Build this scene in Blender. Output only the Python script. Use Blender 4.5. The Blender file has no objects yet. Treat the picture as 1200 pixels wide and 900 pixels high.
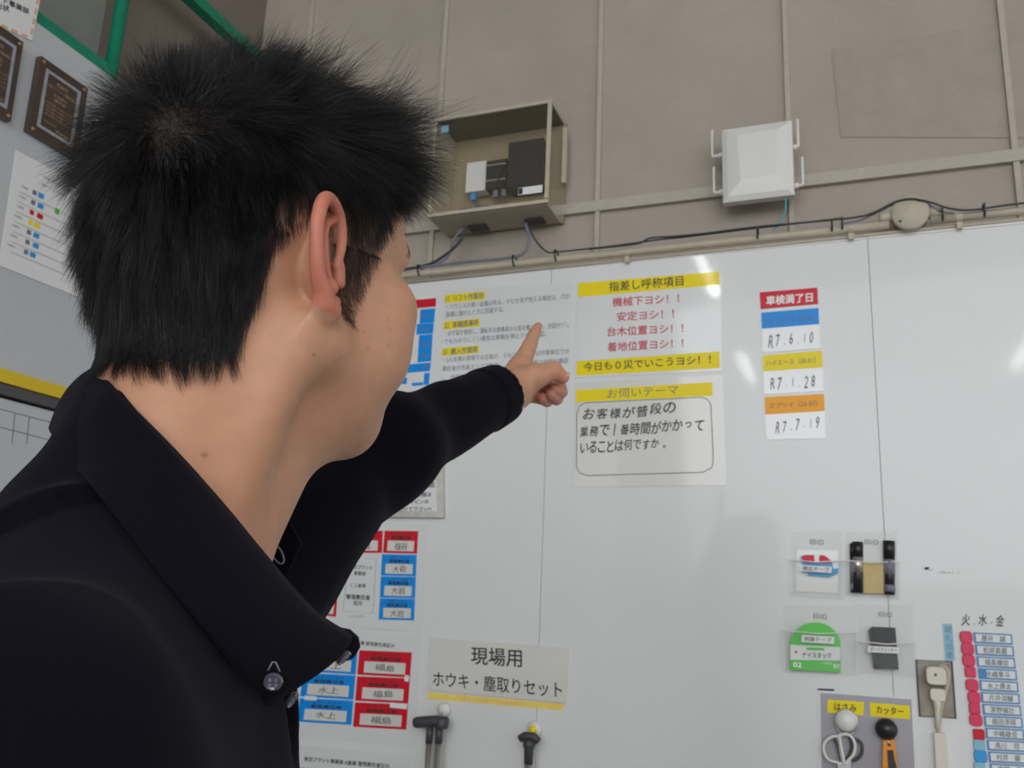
import bpy, bmesh, math, random
import numpy as np
from mathutils import Vector, Matrix
random.seed(7); rng = np.random.default_rng(7)
S = bpy.context.scene; COL = S.collection

# ---------------------------------------------------------------- camera
FPX = 1060.0; CAM_Z = 1.38
def cam_basis(yaw=-21.27, pit=14.0, rol=2.47):
    yaw, pit, rol = map(math.radians, (yaw, pit, rol))
    F = np.array([math.sin(yaw)*math.cos(pit), math.cos(yaw)*math.cos(pit), math.sin(pit)])
    r0 = np.array([math.cos(yaw), -math.sin(yaw), 0.0]); u0 = np.cross(r0, F)
    return r0*math.cos(rol)+u0*math.sin(rol), -r0*math.sin(rol)+u0*math.cos(rol), F
CR, CU, CF = cam_basis()
cd = bpy.data.cameras.new('camera'); cam = bpy.data.objects.new('camera', cd); COL.objects.link(cam)
cam.matrix_world = Matrix([[CR[i], CU[i], -CF[i], (0, 0, CAM_Z)[i]] for i in range(3)]+[[0, 0, 0, 1]])
cd.sensor_width = 36; cd.lens = FPX/1200*36; cd.clip_start = .02; cd.clip_end = 60
cd.dof.use_dof = True; cd.dof.focus_distance = .56; cd.dof.aperture_fstop = 22
S.camera = cam

# ---------------------------------------------------------------- world, lights, exposure
S.view_settings.view_transform = 'Standard'; S.view_settings.look = 'None'
S.view_settings.gamma = 1; S.view_settings.exposure = 0.52
w = bpy.data.worlds.new('world'); S.world = w; w.use_nodes = True
w.node_tree.nodes['Background'].inputs[0].default_value = (.93, .96, 1, 1)
w.node_tree.nodes['Background'].inputs[1].default_value = .75
def area(name, loc, target, sx, sy, power, col):
    l = bpy.data.lights.new(name, 'AREA'); l.shape = 'RECTANGLE'; l.size = sx; l.size_y = sy
    l.energy = power; l.color = col
    o = bpy.data.objects.new(name, l); COL.objects.link(o); o.location = loc
    o.rotation_euler = (Vector(target)-Vector(loc)).to_track_quat('-Z', 'Y').to_euler(); return o
# daylight through the open workshop front behind the photographer
area('daylight_front', (.8, -4.6, 3.0), (-.2, 1.8, 1.3), 6.0, 2.6, 110, (.93, .97, 1))

# ---------------------------------------------------------------- helpers
def ray(px, py): return CR*(px-600)/FPX-CU*(py-450)/FPX+CF
def P(px, py, Z): return ray(px, py)*Z+np.array([0, 0, CAM_Z])      # pixel + depth -> world
WY = 1.83; LX = -1.45
def W(px, py, off=0.0):                                             # point on the main wall, off metres proud of it
    d = ray(px, py); return d/d[1]*(WY-off)+np.array([0, 0, CAM_Z])
def WL(px, py, off=0.0):
    d = ray(px, py); return d/d[0]*(LX+off)+np.array([0, 0, CAM_Z])

def mat(name, col, rough=.5, metal=0, noise=0, nscale=30, bump=0, bscale=200, spec=.5, coat=0, alpha=1, emit=None, trans=0):
    m = bpy.data.materials.new(name); m.use_nodes = True; nt = m.node_tree; b = nt.nodes['Principled BSDF']
    c = (*col, 1); b.inputs['Base Color'].default_value = c
    b.inputs['Roughness'].default_value = rough; b.inputs['Metallic'].default_value = metal
    b.inputs['Specular IOR Level'].default_value = spec; b.inputs['Coat Weight'].default_value = coat
    b.inputs['Coat Roughness'].default_value = .06; b.inputs['Alpha'].default_value = alpha
    b.inputs['Transmission Weight'].default_value = trans
    if emit: b.inputs['Emission Color'].default_value = (*emit[0], 1); b.inputs['Emission Strength'].default_value = emit[1]
    tc = nt.nodes.new('ShaderNodeTexCoord')
    if noise:
        n = nt.nodes.new('ShaderNodeTexNoise'); n.inputs['Scale'].default_value = nscale; n.inputs['Detail'].default_value = 6 if name[:5] != 'beige' else 13; n.inputs['Roughness'].default_value = .5 if name[:5] != 'beige' else .72
        nt.links.new(tc.outputs['Object'], n.inputs['Vector'])
        r = nt.nodes.new('ShaderNodeValToRGB'); r.color_ramp.elements[0].position = .3; r.color_ramp.elements[1].position = .7
        r.color_ramp.elements[0].color = (*[x*(1-noise) for x in col], 1)
        r.color_ramp.elements[1].color = (*[min(1, x*(1+noise)) for x in col], 1)
        nt.links.new(n.outputs['Fac'], r.inputs[0]); nt.links.new(r.outputs[0], b.inputs['Base Color'])
    if bump:
        n = nt.nodes.new('ShaderNodeTexNoise'); n.inputs['Scale'].default_value = bscale; n.inputs['Detail'].default_value = 4
        nt.links.new(tc.outputs['Object'], n.inputs['Vector'])
        bp = nt.nodes.new('ShaderNodeBump'); bp.inputs['Strength'].default_value = bump; bp.inputs['Distance'].default_value = .002
        nt.links.new(n.outputs['Fac'], bp.inputs['Height']); nt.links.new(bp.outputs[0], b.inputs['Normal'])
    return m

WORLD = {}
def finish(o, loc, parent):
    COL.objects.link(o); WORLD[o] = np.array(loc, float)
    if parent is not None:
        o.parent = parent; o.location = Vector(np.array(loc)-WORLD[parent])
    else: o.location = Vector(loc)
    return o
def mesh(name, verts, faces, m, parent=None, smooth=False, loc=None):
    verts = np.array(verts, float)
    if loc is None: loc = (verts.min(0)+verts.max(0))/2
    me = bpy.data.meshes.new(name); me.from_pydata((verts-np.array(loc)).tolist(), [], [list(map(int, f)) for f in faces])
    me.materials.append(m)
    if smooth: me.polygons.foreach_set('use_smooth', [True]*len(me.polygons))
    me.update(); return finish(bpy.data.objects.new(name, me), loc, parent)
def empty(name, loc): 
    o = bpy.data.objects.new(name, None); o.empty_display_size = .05; return finish(o, loc, None)
def tag(o, label=None, cat=None, group=None, kind=None):
    for k, v in (('label', label), ('category', cat), ('group', group), ('kind', kind)):
        if v: o[k] = v
    return o
class MB:                                                            # collects shapes of one part
    def __init__(s): s.v = []; s.f = []
    def add(s, v, f):
        n = len(s.v); s.v += [tuple(map(float, p)) for p in v]; s.f += [[i+n for i in q] for q in f]; return s
    def box(s, c, d, M=None):
        c = np.array(c, float); d = np.array(d, float)/2
        v = np.array([[x, y, z] for x in (-1, 1) for y in (-1, 1) for z in (-1, 1)])*d
        if M is not None: v = v@np.array(M).T
        return s.add(v+c, [(0, 1, 3, 2), (4, 6, 7, 5), (0, 4, 5, 1), (2, 3, 7, 6), (0, 2, 6, 4), (1, 5, 7, 3)])
    def prism(s, pts, d):                                            # polygon pts extruded by vector d
        pts = [np.array(p, float) for p in pts]; n = len(pts); d = np.array(d, float)
        return s.add(pts+[p+d for p in pts], [list(range(n))[::-1], list(range(n, 2*n))]+[(i, (i+1) % n, n+(i+1) % n, n+i) for i in range(n)])
    def tube(s, pts, r, n=8, closed=False):
        pts = np.array(pts, float); k = len(pts); rr = np.full(k, r) if np.isscalar(r) else np.array(r, float)
        T = np.gradient(pts, axis=0) if not closed else np.roll(pts, -1, 0)-np.roll(pts, 1, 0)
        T /= np.linalg.norm(T, axis=1)[:, None]+1e-12
        a = np.array([0, 0, 1.]) if abs(T[0][2]) < .9 else np.array([1., 0, 0]); vs = []
        for i in range(k):
            a = a-T[i]*(a@T[i]); a /= np.linalg.norm(a); b = np.cross(T[i], a)
            for j in range(n):
                t = 2*math.pi*j/n; vs.append(pts[i]+rr[i]*(a*math.cos(t)+b*math.sin(t)))
        fs = []
        for i in range(k if closed else k-1):
            for j in range(n):
                i2 = (i+1) % k; fs.append((i*n+j, i*n+(j+1) % n, i2*n+(j+1) % n, i2*n+j))
        if not closed: fs += [list(range(n))[::-1], [(k-1)*n+j for j in range(n)]]
        return s.add(vs, fs)
    def lathe(s, c, ax, prof, n=24):                                 # prof: (distance along ax, radius)
        c = np.array(c, float); ax = np.array(ax, float); ax /= np.linalg.norm(ax)
        return s.tube([c+ax*h for h, _ in prof], [max(q, 1e-5) for _, q in prof], n) if False else s._lathe(c, ax, prof, n)
    def _lathe(s, c, ax, prof, n):
        a = np.array([0, 0, 1.]) if abs(ax[2]) < .9 else np.array([1., 0, 0])
        a = a-ax*(a@ax); a /= np.linalg.norm(a); b = np.cross(ax, a); vs = []; fs = []
        for h, q in prof:
            for j in range(n):
                t = 2*math.pi*j/n; vs.append(c+ax*h+q*(a*math.cos(t)+b*math.sin(t)))
        for i in range(len(prof)-1):
            for j in range(n): fs.append((i*n+j, i*n+(j+1) % n, (i+1)*n+(j+1) % n, (i+1)*n+j))
        fs += [list(range(n))[::-1], [(len(prof)-1)*n+j for j in range(n)]]
        return s.add(vs, fs)
    def build(s, name, m, parent=None, smooth=False, loc=None): return mesh(name, s.v, s.f, m, parent, smooth, loc)
def spline(pts, n=8):
    pts = np.array(pts, float); q = np.vstack([2*pts[0]-pts[1], pts, 2*pts[-1]-pts[-2]]); out = []
    for i in range(1, len(q)-2):
        for t in np.linspace(0, 1, n, endpoint=False):
            a, b, c, d = q[i-1:i+3]
            out.append(.5*(2*b+(c-a)*t+(2*a-5*b+4*c-d)*t*t+(3*b-a-3*c+d)*t**3))
    return np.array(out+[pts[-1]])

def slab(name, px, th, m, parent=None, off=0.0, wall=W):             # px: corner pixels; a flat piece lying on the wall
    nrm = np.array([0, -1., 0]) if wall is W else np.array([1., 0, 0])
    return MB().prism([wall(x, y)+nrm*off for x, y in px], nrm*th).build(name, m, parent)
def bilerp(q, u, v):
    (a, b, c, d) = [np.array(t, float) for t in q]; return tuple((a*(1-u)+b*u)*(1-v)+(d*(1-u)+c*u)*v)
def sub(q, u0, v0, u1, v1): return [bilerp(q, u0, v0), bilerp(q, u1, v0), bilerp(q, u1, v1), bilerp(q, u0, v1)]

_font = bpy.data.curves.new('font', 'FONT'); _font.resolution_u = 2
_fo = bpy.data.objects.new('font', _font)
def glyphs(s, bold=0, shear=0):
    _font.body = s; _font.offset = 0; _font.shear = shear
    COL.objects.link(_fo); dg = bpy.context.evaluated_depsgraph_get(); dg.update()
    me = bpy.data.meshes.new_from_object(_fo.evaluated_get(dg)); COL.objects.unlink(_fo)
    v = np.array([q.co[:] for q in me.vertices]); f = [list(p.vertices) for p in me.polygons]
    bpy.data.meshes.remove(me)
    if bold and len(v):                                              # heavier strokes: shifted copies of the same glyphs
        n = len(v); f = f+[[i+n*k for i in q] for k in (1, 2, 3) for q in f]
        v = np.vstack([v]+[v+[dx, dy, k*6e-5] for k, (dx, dy) in enumerate(((bold*1.6, 0), (0, bold*1.6), (bold*1.6, bold*1.6)), 1)])
    return v, f
def lettering(parent, items, m, off=.0012, wall=W, name='lettering'):
    # items: (string, x0, y0, x1, y1, h[, bold[, jitter]]) centre line and height in photo pixels, laid on the wall plane
    nrm = np.array([0, -1., 0]) if wall is W else np.array([1., 0, 0]); obs = []
    for it in items:
        B = MB()
        s, x0, y0, x1, y1, h = it[:6]; bold = it[6] if len(it) > 6 else 0; jit = it[7] if len(it) > 7 else 0
        a = wall(x0, y0); b = wall(x1, y1); xm, ym = (x0+x1)/2, (y0+y1)/2
        up = wall(xm, ym-h/2)-wall(xm, ym+h/2)
        if it[-1] == 'v': up = wall(xm+h/2, ym)-wall(xm-h/2, ym)
        if jit:
            n = len(s)
            for i, ch in enumerate(s):
                if ch == ' ': continue
                v, f = glyphs(ch, bold)
                if not len(v): continue
                lo, hi = v.min(0), v.max(0); sm = ch in '.,。・、っ1'
                k = max(hi[0]-lo[0], hi[1]-lo[1]) if not sm else 1.0
                uv = (v-(lo+hi)/2)/k*random.uniform(.88, 1.08)
                an = random.uniform(-.1, .1)*jit; ca, sa = math.cos(an), math.sin(an)
                uu = uv[:, 0]*ca-uv[:, 1]*sa+uv[:, 1]*.12*jit; vv = uv[:, 0]*sa+uv[:, 1]*ca
                cx = (i+.5)/n; cy = random.uniform(-.08, .08)*jit-(.3 if ch in '.,。、' else 0)
                step = (b-a)/n
                B.add([a+(b-a)*cx+step*p*.92+up*(q+cy)+nrm*z for p, q, z in zip(uu, vv, v[:, 2])], f)
                for q in range(len(v)): B.v[-1-q] = tuple(np.array(B.v[-1-q])+nrm*off)
        else:
            v, f = glyphs(s, bold); lo, hi = v.min(0), v.max(0)
            uu = (v[:, 0]-lo[0])/(hi[0]-lo[0]); vv = (v[:, 1]-lo[1])/(hi[1]-lo[1])-.5
            B.add([a+(b-a)*p+up*q+nrm*(off+z) for p, q, z in zip(uu, vv, v[:, 2])], f)
        obs.append(B.build(name, m, parent))
    return obs[0]

# ---------------------------------------------------------------- materials
M = {}
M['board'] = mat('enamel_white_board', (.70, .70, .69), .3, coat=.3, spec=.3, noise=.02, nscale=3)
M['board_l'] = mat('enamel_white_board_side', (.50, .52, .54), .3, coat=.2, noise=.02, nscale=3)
M['gap'] = mat('joint_shadow_grey', (.52, .52, .52), .8)  # plain grey showing in the joints between the boards
M['wall'] = mat('beige_plaster', (.40, .342, .285), .9, noise=.09, nscale=2.6, bump=.5, bscale=260)
M['wall2'] = mat('beige_plaster_darker', (.375, .32, .265), .9, noise=.08, nscale=14, bump=.5, bscale=260)
M['batten'] = mat('beige_batten_paint', (.45, .40, .33), .7, noise=.08, nscale=40)
M['brown'] = mat('dim_brown_wall_panel', (.20, .165, .135), .85, noise=.08, nscale=5)
M['green'] = mat('green_painted_steel', (.0, .22, .12), .45, noise=.1, nscale=60)
M['conduit'] = mat('beige_conduit', (.48, .42, .32), .5, noise=.1, nscale=50)
M['conc'] = mat('grey_concrete_floor', (.28, .27, .26), .8, noise=.15, nscale=4, bump=.3, bscale=60)
M['ceil'] = mat('pale_ceiling_sheet', (.45, .44, .42), .9, noise=.05, nscale=3)
M['paper'] = mat('white_paper', (.74, .74, .73), .6, noise=.015, nscale=8)
M['lam'] = mat('laminated_sheet', (.70, .70, .69), .3, coat=.3, spec=.3, noise=.02, nscale=6)
M['lamc'] = mat('cream_laminated_sheet', (.66, .645, .60), .3, coat=1, noise=.03, nscale=6, bump=.35, bscale=38)
M['film'] = mat('clear_laminate_film', (.68, .69, .68), .3, coat=1, noise=.02, nscale=5, bump=.35, bscale=38)
M['black'] = mat('black_ink', (.02, .02, .022), .6)
M['grey_ink'] = mat('grey_ink', (.16, .16, .17), .6)
M['red_ink'] = mat('red_ink', (.62, .055, .075), .6)
M['white_ink'] = mat('white_print', (.85, .85, .85), .6)
M['yellow'] = mat('yellow_print', (.84, .66, .0), .4, coat=.12, spec=.25)
M['red'] = mat('red_print', (.60, .006, .022), .4, coat=.12, spec=.25)
M['blue'] = mat('blue_print', (.0, .25, .74), .4, coat=.12, spec=.25)
M['orange'] = mat('orange_print', (.88, .36, .0), .4, coat=.12, spec=.25)
M['pink'] = mat('crimson_magnet', (.66, .02, .09), .45)
M['lblue'] = mat('light_blue_magnet', (.22, .48, .62), .45)
M['mblue'] = mat('blue_magnet', (.02, .30, .66), .45)
M['cardblue'] = mat('blue_card_border', (.05, .23, .50), .5)
M['ytape'] = mat('faded_yellow_tape', (.85, .65, .14), .5, noise=.06, nscale=50)
M['yl'] = mat('yellow_board_edge', (.72, .50, .01), .45)
M['dkstrip'] = mat('dark_grey_strip', (.07, .07, .075), .5)
M['pplastic'] = mat('beige_plastic', (.66, .62, .52), .4)
M['wplastic'] = mat('white_plastic', (.72, .70, .67), .35)
M['bplastic'] = mat('black_plastic', (.012, .012, .014), .35)
M['gplastic'] = mat('dark_grey_plastic', (.05, .05, .055), .45)
M['alu'] = mat('brushed_aluminium', (.55, .52, .48), .35, .9, noise=.1, nscale=80)
M['steel'] = mat('plated_steel', (.6, .6, .6), .25, 1)
M['cable'] = mat('dark_cable_sheath', (.035, .035, .04), .5)
M['gcable'] = mat('grey_cable_sheath', (.17, .17, .22), .5)
M['teal'] = mat('teal_cable_sheath', (.05, .36, .36), .5)
M['plate'] = mat('stained_outlet_recess', (.30, .26, .21), .6, noise=.25, nscale=40)
M['photo'] = mat('grey_printed_panel', (.33, .31, .34), .35, coat=.5, noise=.04, nscale=12)
M['tapegreen'] = mat('green_packaging', (.06, .52, .03), .35, coat=.3)
M['kraft'] = mat('tan_eraser_pad', (.60, .44, .18), .7, noise=.08, nscale=60)
M['wood'] = mat('dark_brown_plaque', (.055, .032, .022), .35, coat=.4, noise=.2, nscale=20)
M['silver'] = mat('silver_grey_plaque_border', (.36, .37, .42), .4, .3, noise=.2, nscale=60)
M['bronze'] = mat('bronze_text', (.42, .30, .18), .5)
M['gold'] = mat('brass_screw', (.45, .30, .12), .35, .8)
M['orangep'] = mat('orange_plastic', (.80, .27, .01), .35)
M['banner'] = mat('orange_dash_print', (.72, .40, .22), .6)
M['boxback'] = mat('box_back_tan', (.30, .24, .15), .6)
M['boxtop_shade'] = mat('dark_box_interior', (.10, .08, .05), .6)  # top panel of the box: the shading inside is put into its dark colour
def clear(name, col, alpha, rough=.08):
    m = bpy.data.materials.new(name); m.use_nodes = True; nt = m.node_tree; nt.nodes.clear()
    o = nt.nodes.new('ShaderNodeOutputMaterial'); mx = nt.nodes.new('ShaderNodeMixShader')
    t = nt.nodes.new('ShaderNodeBsdfTransparent'); b = nt.nodes.new('ShaderNodeBsdfPrincipled')
    t.inputs[0].default_value = (1, 1, 1, 1); b.inputs['Base Color'].default_value = (*col, 1); b.inputs['Roughness'].default_value = rough
    mx.inputs[0].default_value = alpha; nt.links.new(t.outputs[0], mx.inputs[1]); nt.links.new(b.outputs[0], mx.inputs[2])
    nt.links.new(mx.outputs[0], o.inputs[0]); return m
M['pvc'] = clear('clear_soft_plastic', (.75, .75, .72), .075)
M['acryl'] = clear('smoky_clear_acrylic', (.42, .36, .24), .045)
M['glass'] = clear('dusty_window_glass', (.32, .36, .35), .35)

# ---------------------------------------------------------------- setting
def struct(o): o['kind'] = 'structure'; return o
struct(MB().box((1.0, -3.2, -.05), (9, 11, .1)).build('floor', M['conc']))
struct(MB().box((1.0, -3.2, 4.55), (9, 11, .1)).build('ceiling', M['ceil']))
WB = 1.885                                                           # face of the plaster wall behind the boards
wall = struct(MB().box((1.9, WB+.06, 2.25), (7.0, .12, 4.5)).build('wall_back', M['wall']))
wl = struct(MB().box((-1.62, -3.0, 2.25), (.12, 9.8, 4.5)).build('wall_left', M['brown']))
for i, u in enumerate((-.760, -.526, -.293, -.057, .178, .412, .646)):                    # thin raised battens, z above the boards
    MB().box((u*WY+.0, WB-.004, 3.3), (.011, .012, 2.36)).build('batten', M['batten'], wall)
for z in (2.300, 3.25): MB().box((1.0, WB-.006, z), (5.1, .014, .026)).build('rail', M['batten'], wall)
pt = W(974, 41)
st = MB().prism([W(974, 41)+[0, WB-WY-.0005, 0], W(1400, -27)+[0, WB-WY-.0005, 0], W(1400, 146)+[0, WB-WY-.0005, 0], W(985, 146)+[0, WB-WY-.0005, 0]], (0, -.0015, 0)).build('plaster_patch', M['wall2'], wall)

# ---------------------------------------------------------------- enamel boards on the back wall
TOP = 2.134; XB = [-1.30, -.628, .042, .712, 1.382]
names = ['white wall board behind the pointing person, carrying the red and blue charts',
         'white wall board in the middle, carrying the yellow banded notices and date cards',
         'white enamel wall board at right, carrying the outlet and the name cards',
         'white enamel wall board beyond the name cards, past the right edge']
for k in range(4):
    B = MB().box(((XB[k]+XB[k+1])/2, WY+.007, (TOP+.55)/2), (XB[k+1]-XB[k]-.0010, .014, TOP-.55))
    o = tag(B.build('white_board', M['board']), names[k], 'board', 'white enamel boards covering the back wall')
    MB().box(((XB[k]+XB[k+1])/2, WY+.007, TOP+.003), (XB[k+1]-XB[k]-.001, .018, .006)).build('edge_trim', M['wplastic'], o)
struct(MB().box((.041, WY+.019, 1.3), (2.66, .006, 1.55)).build('trim_1', M['gap']))

# ---------------------------------------------------------------- left side: board, green frame
B = MB().box((LX-.012, -.35, 1.62), (.024, 3.28, .0)).v
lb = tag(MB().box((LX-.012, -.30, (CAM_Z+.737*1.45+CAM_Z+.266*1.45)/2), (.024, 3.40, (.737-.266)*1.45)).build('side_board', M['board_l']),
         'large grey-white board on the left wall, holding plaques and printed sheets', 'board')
za = CAM_Z+.2665*1.45
MB().box((LX-.006, -.30, za-.0125), (.030, 3.40, .024)).build('yellow_edge', M['yl'], lb)
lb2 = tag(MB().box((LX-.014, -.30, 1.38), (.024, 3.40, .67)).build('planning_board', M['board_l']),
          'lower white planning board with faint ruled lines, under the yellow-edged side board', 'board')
MB().box((LX-.006, -.30, za-.036), (.022, 3.40, .020)).build('dark_edge', M['dkstrip'], lb2)
for (x0, y0, x1, y1) in ((0, 479, 80, 500), (0, 500, 60, 516), (18, 485, 15, 520), (35, 489, 32, 520)):
    a, b = WL(x0, y0, .0), WL(x1, y1, .0)
    MB().tube([a+[-.0018, 0, 0], b+[-.0018, 0, 0]], .0008, 6).build('ruled_line', M['grey_ink'], lb2)
for (x, y, r_) in ((40, 461, .003), (73, 474, .003), (66, 487, .004)):
    MB().lathe(WL(x, y)-[.002, 0, 0], (1, 0, 0), [(0, r_), (.001, r_), (.002, r_*.6)], 10).build('pen_mark', M['grey_ink'], lb2)
gf = empty('green_window_frame', (-1.5, 1.2, 2.4)); tag(gf, 'green painted steel window frame standing above the left side board', 'window frame')
zt = CAM_Z+.745*1.45
MB().box((LX-.02, -.35, zt+.004), (.03, 3.30, .026)).build('bottom_rail', M['green'], gf)
MB().tube([(LX-.02, .898*1.45, zt-.008), (LX-.02, .898*1.45, 4.4)], .0145, 14).build('post', M['green'], gf, True)
MB().box((LX-.03, -.1, CAM_Z+.993*1.42+.02), (.03, 3.8, .03)).build('upper_rail', M['green'], gf)
MB().box((LX-.05, -.35, (zt+4.4)/2+.02), (.004, 3.27, 4.4-zt-.04)).build('pane', M['glass'], gf)

# plaques and sheets on the side board
def plaque(q, label, rows):
    o = tag(slab('award_plaque', q, .014, M['wood'], None, .0005, WL), label, 'plaque', 'award plaques on the side board')
    a = sub(q, .12, .10, .88, .90)
    # silver frame as four strips
    for (u0, v0, u1, v1) in ((.13, .11, .87, .15), (.13, .85, .87, .89), (.13, .15, .19, .85), (.81, .15, .87, .85)):
        slab('silver_border', sub(q, u0, v0, u1, v1), .0012, M['silver'], o, .0146, WL)
    for (u, v) in ((.07, .05), (.93, .05), (.07, .95), (.93, .95)):
        MB().lathe(WL(*bilerp(q, u, v))+[.0145, 0, 0], (1, 0, 0), [(0, .004), (.002, .0035), (.003, .001)], 12).build('screw', M['gold'], o)
    it = []
    for s, u0, u1, v, h in rows:
        a, b = bilerp(q, u0, v), bilerp(q, u1, v); it.append((s, a[0], a[1], b[0], b[1], h))
    lettering(o, it, M['bronze'], .0152, WL); return o
rows = [('感謝状', .38, .62, .22, 5), ('東京プラント事業部殿', .22, .78, .29, 4), ('安全衛生', .36, .64, .37, 4), ('優秀賞', .38, .62, .43, 4)] + \
       [('永年の功績により表彰いたします', .24, .78, v, 3) for v in (.51, .56, .61, .66)] + [('令和三年七月', .24, .5, .76, 3), ('運輸協会', .5, .78, .81, 3.5)]
plaque([(42, 67), (97, 105), (84, 188), (27, 154)], 'dark brown award plaque with silver border, complete one beside the hair', rows)
plaque([(-32, 14), (21, 51), (6, 144), (-47, 113)], 'dark brown award plaque cut by the left edge of the photo', rows)
q = [(-40, -40), (47, -3), (37, 48), (-50, 10)]
o = tag(slab('title_sheet', q, .0012, M['paper'], None, .0005, WL), 'white title sheet with orange dashed border, top left of the side board', 'sheet')
for k in range(7):
    slab('border_dash', sub(q, .04+.135*k, .93, .12+.135*k, .985), .0006, M['banner'], o, .0018, WL)
for k in range(4): slab('border_dash', sub(q, .955, .05+.23*k, .985, .18+.23*k), .0006, M['banner'], o, .0018, WL)
lettering(o, [('東京プラント事業部', -42, -21, 33, 14, 7.5, .02), ('報告書の形状', -40, -2, 10, 11, 7.5, .02)], M['black'], .0019, WL)
q = [(18, 176), (112, 226), (96, 350), (-2, 311)]
o = tag(slab('schedule_sheet', q, .0012, M['paper'], None, .0005, WL), 'white printed schedule sheet with small coloured rows, below the plaque and half behind the hair', 'sheet')
lettering(o, [('作業予定表', *bilerp(q, .35, .10), *bilerp(q, .6, .10), 3.2), ('東京プラント事業部', *bilerp(q, .36, .17), *bilerp(q, .62, .17), 3)], M['grey_ink'], .0019, WL)
cols = ['gcable', 'gcable', 'red', 'yellow', 'gcable', 'gcable', 'gcable']
for k in range(7):
    v = .27+.088*k
    lettering(o, [('作業班', *bilerp(q, .12-.01*k, v), *bilerp(q, .21-.01*k, v), 3)], M['grey_ink'], .0019, WL)
    slab('row_line', sub(q, .1, v+.05, .95, v+.056), .0004, M['alu'], o, .0014, WL)
    slab('row_mark', sub(q, .26, v-.02, .31, v+.02), .0006, M[cols[k]], o, .0014, WL)
    slab('row_mark', sub(q, .33+.01*(k % 3), v-.022, .40+.01*(k % 3), v+.022), .0006, M['mblue' if cols[k] == 'gcable' else cols[k]], o, .0014, WL)
slab('row_mark', sub(q, .55, .31, .60, .36), .0006, M['tapegreen'], o, .0014, WL)
# ---------------------------------------------------------------- conduit, cables, boxes above the boards
E_ = .004
cond = empty('wall_conduit', W(800, 289)); tag(cond, 'beige electrical conduit running along the top of the white boards', 'conduit')
cl = [W(x, y, .012) for x, y in ((300, 341), (490, 321), (660, 303.5), (900, 278.5), (1042, 263.5))]
MB().tube(cl, .0082, 14).build('pipe', M['conduit'], cond, True)
MB().tube([W(x, y, .012) for x, y in ((1090, 258.5), (1200, 247), (1500, 216))], .0082, 14).build('pipe', M['conduit'], cond, True)
MB().tube([W(330, 346, .002), W(1500, 226, .002)], .004, 10).build('lower_pipe', M['conduit'], cond, True)
for x, y in ((997, 268), (1124, 255), (735, 296)):
    c = W(x, y, .012); MB().lathe(c-[.006, 0, 0], (1, 0, 0), [(0, .0092), (.012, .0092)], 14).box(c+[0, .002, -.012], (.010, .006, .02)).build('saddle_clip', M['conduit'], cond)
c = W(1066, 254, .0)
jb = tag(MB().lathe(c+[0, .012, 0], (0, -1, 0), [(0, .033), (.026, .034), (.030, .0355), (.034, .035), (.036, .033)], 40).build('junction_box', M['conduit'], None, True), 'round beige junction box on the conduit with two screws', 'junction box')
for dx, dz in ((.017, .022), (-.019, -.018)): MB().lathe(c+[dx, -.0243, dz], (0, -1, 0), [(0, .0028), (.001, .0025)], 10).build('screw', M['bplastic'], jb)
for s in (-1, 1):
    MB().lathe(c+[s*.033, -.008, 0], (s, 0, 0), [(0, .012), (.02, .0105), (.024, .009)], 16).build('hub', M['conduit'], jb, True)
def cable(label, pts, r, m, off=.022, name='cable', group=None):
    q = [W(x, y, (p[0] if p else off)) for x, y, *p in pts]
    return tag(MB().tube(spline(q, 6), r, 8).build(name, M[m], None, True), label, 'cable', group)
cable('thick black cable dropping from the left underside of the clear box to the conduit', [(547, 266), (538, 284), (520, 300), (495, 312), (440, 320)], .0036, 'cable')
cable('thin grey cable looping from the left underside of the clear box', [(542, 268), (531, 282), (527, 298), (514, 308), (492, 313), (450, 319)], .0028, 'gcable', .020)
cable('grey cable bending left from the right underside of the clear box', [(616, 262), (620, 280), (613, 297), (590, 303), (545, 307), (490, 314)], .0036, 'gcable')
cable('dark cable leaving the clear box to the right and running on along the pipe', [(618, 262), (628, 282), (641, 295), (655, 295), (720, 288), (770, 281), (800, 278), (880, 268), (950, 260), (985, 256)], .0020, 'cable')
cable('dark cable running on top of the pipe and arching over the round junction box', [(690, 292), (745, 286), (762, 279), (790, 277), (830, 273), (885, 266), (940, 261), (1000, 255), (1024, 249), (1048, 237), (1068, 233), (1090, 237), (1112, 244), (1140, 246), (1200, 238), (1400, 218)], .0022, 'cable', .026)
cable('second dark cable passing behind the round junction box', [(985, 262), (1008, 258), (1030, 248), (1052, 238), (1080, 236), (1100, 247), (1118, 250)], .0022, 'gcable', .018)
cable('thin teal cable from the underside of the white antenna panel', [(921, 233), (920, 248), (913, 262), (906, 270)], .0022, 'teal', .02)
for i, (x, y) in enumerate(((492, 318), (603, 307), (652, 301), (888, 275), (975, 266), (987, 264), (1104, 253), (1153, 248))):
    c = W(x, y, .016)
    pos = ['at the far left beside the face', 'left of the drop under the clear box', 'right below the clear box', 'below the antenna panel', 'first of a close pair left of the junction box', 'second of a close pair left of the junction box', 'just right of the junction box', 'nearest the right edge'][i]
    tag(MB().tube([c+[0, .0135*math.cos(t), .0125*math.sin(t)+.002] for t in np.linspace(0, 2*math.pi, 17)[:-1]], .0019, 6, True).box(c+[0, -.012, .010], (.004, .004, .005)).build('cable_tie', M['bplastic']),
        'black cable tie round the conduit, '+pos, 'cable tie', 'cable ties on the conduit')

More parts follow.
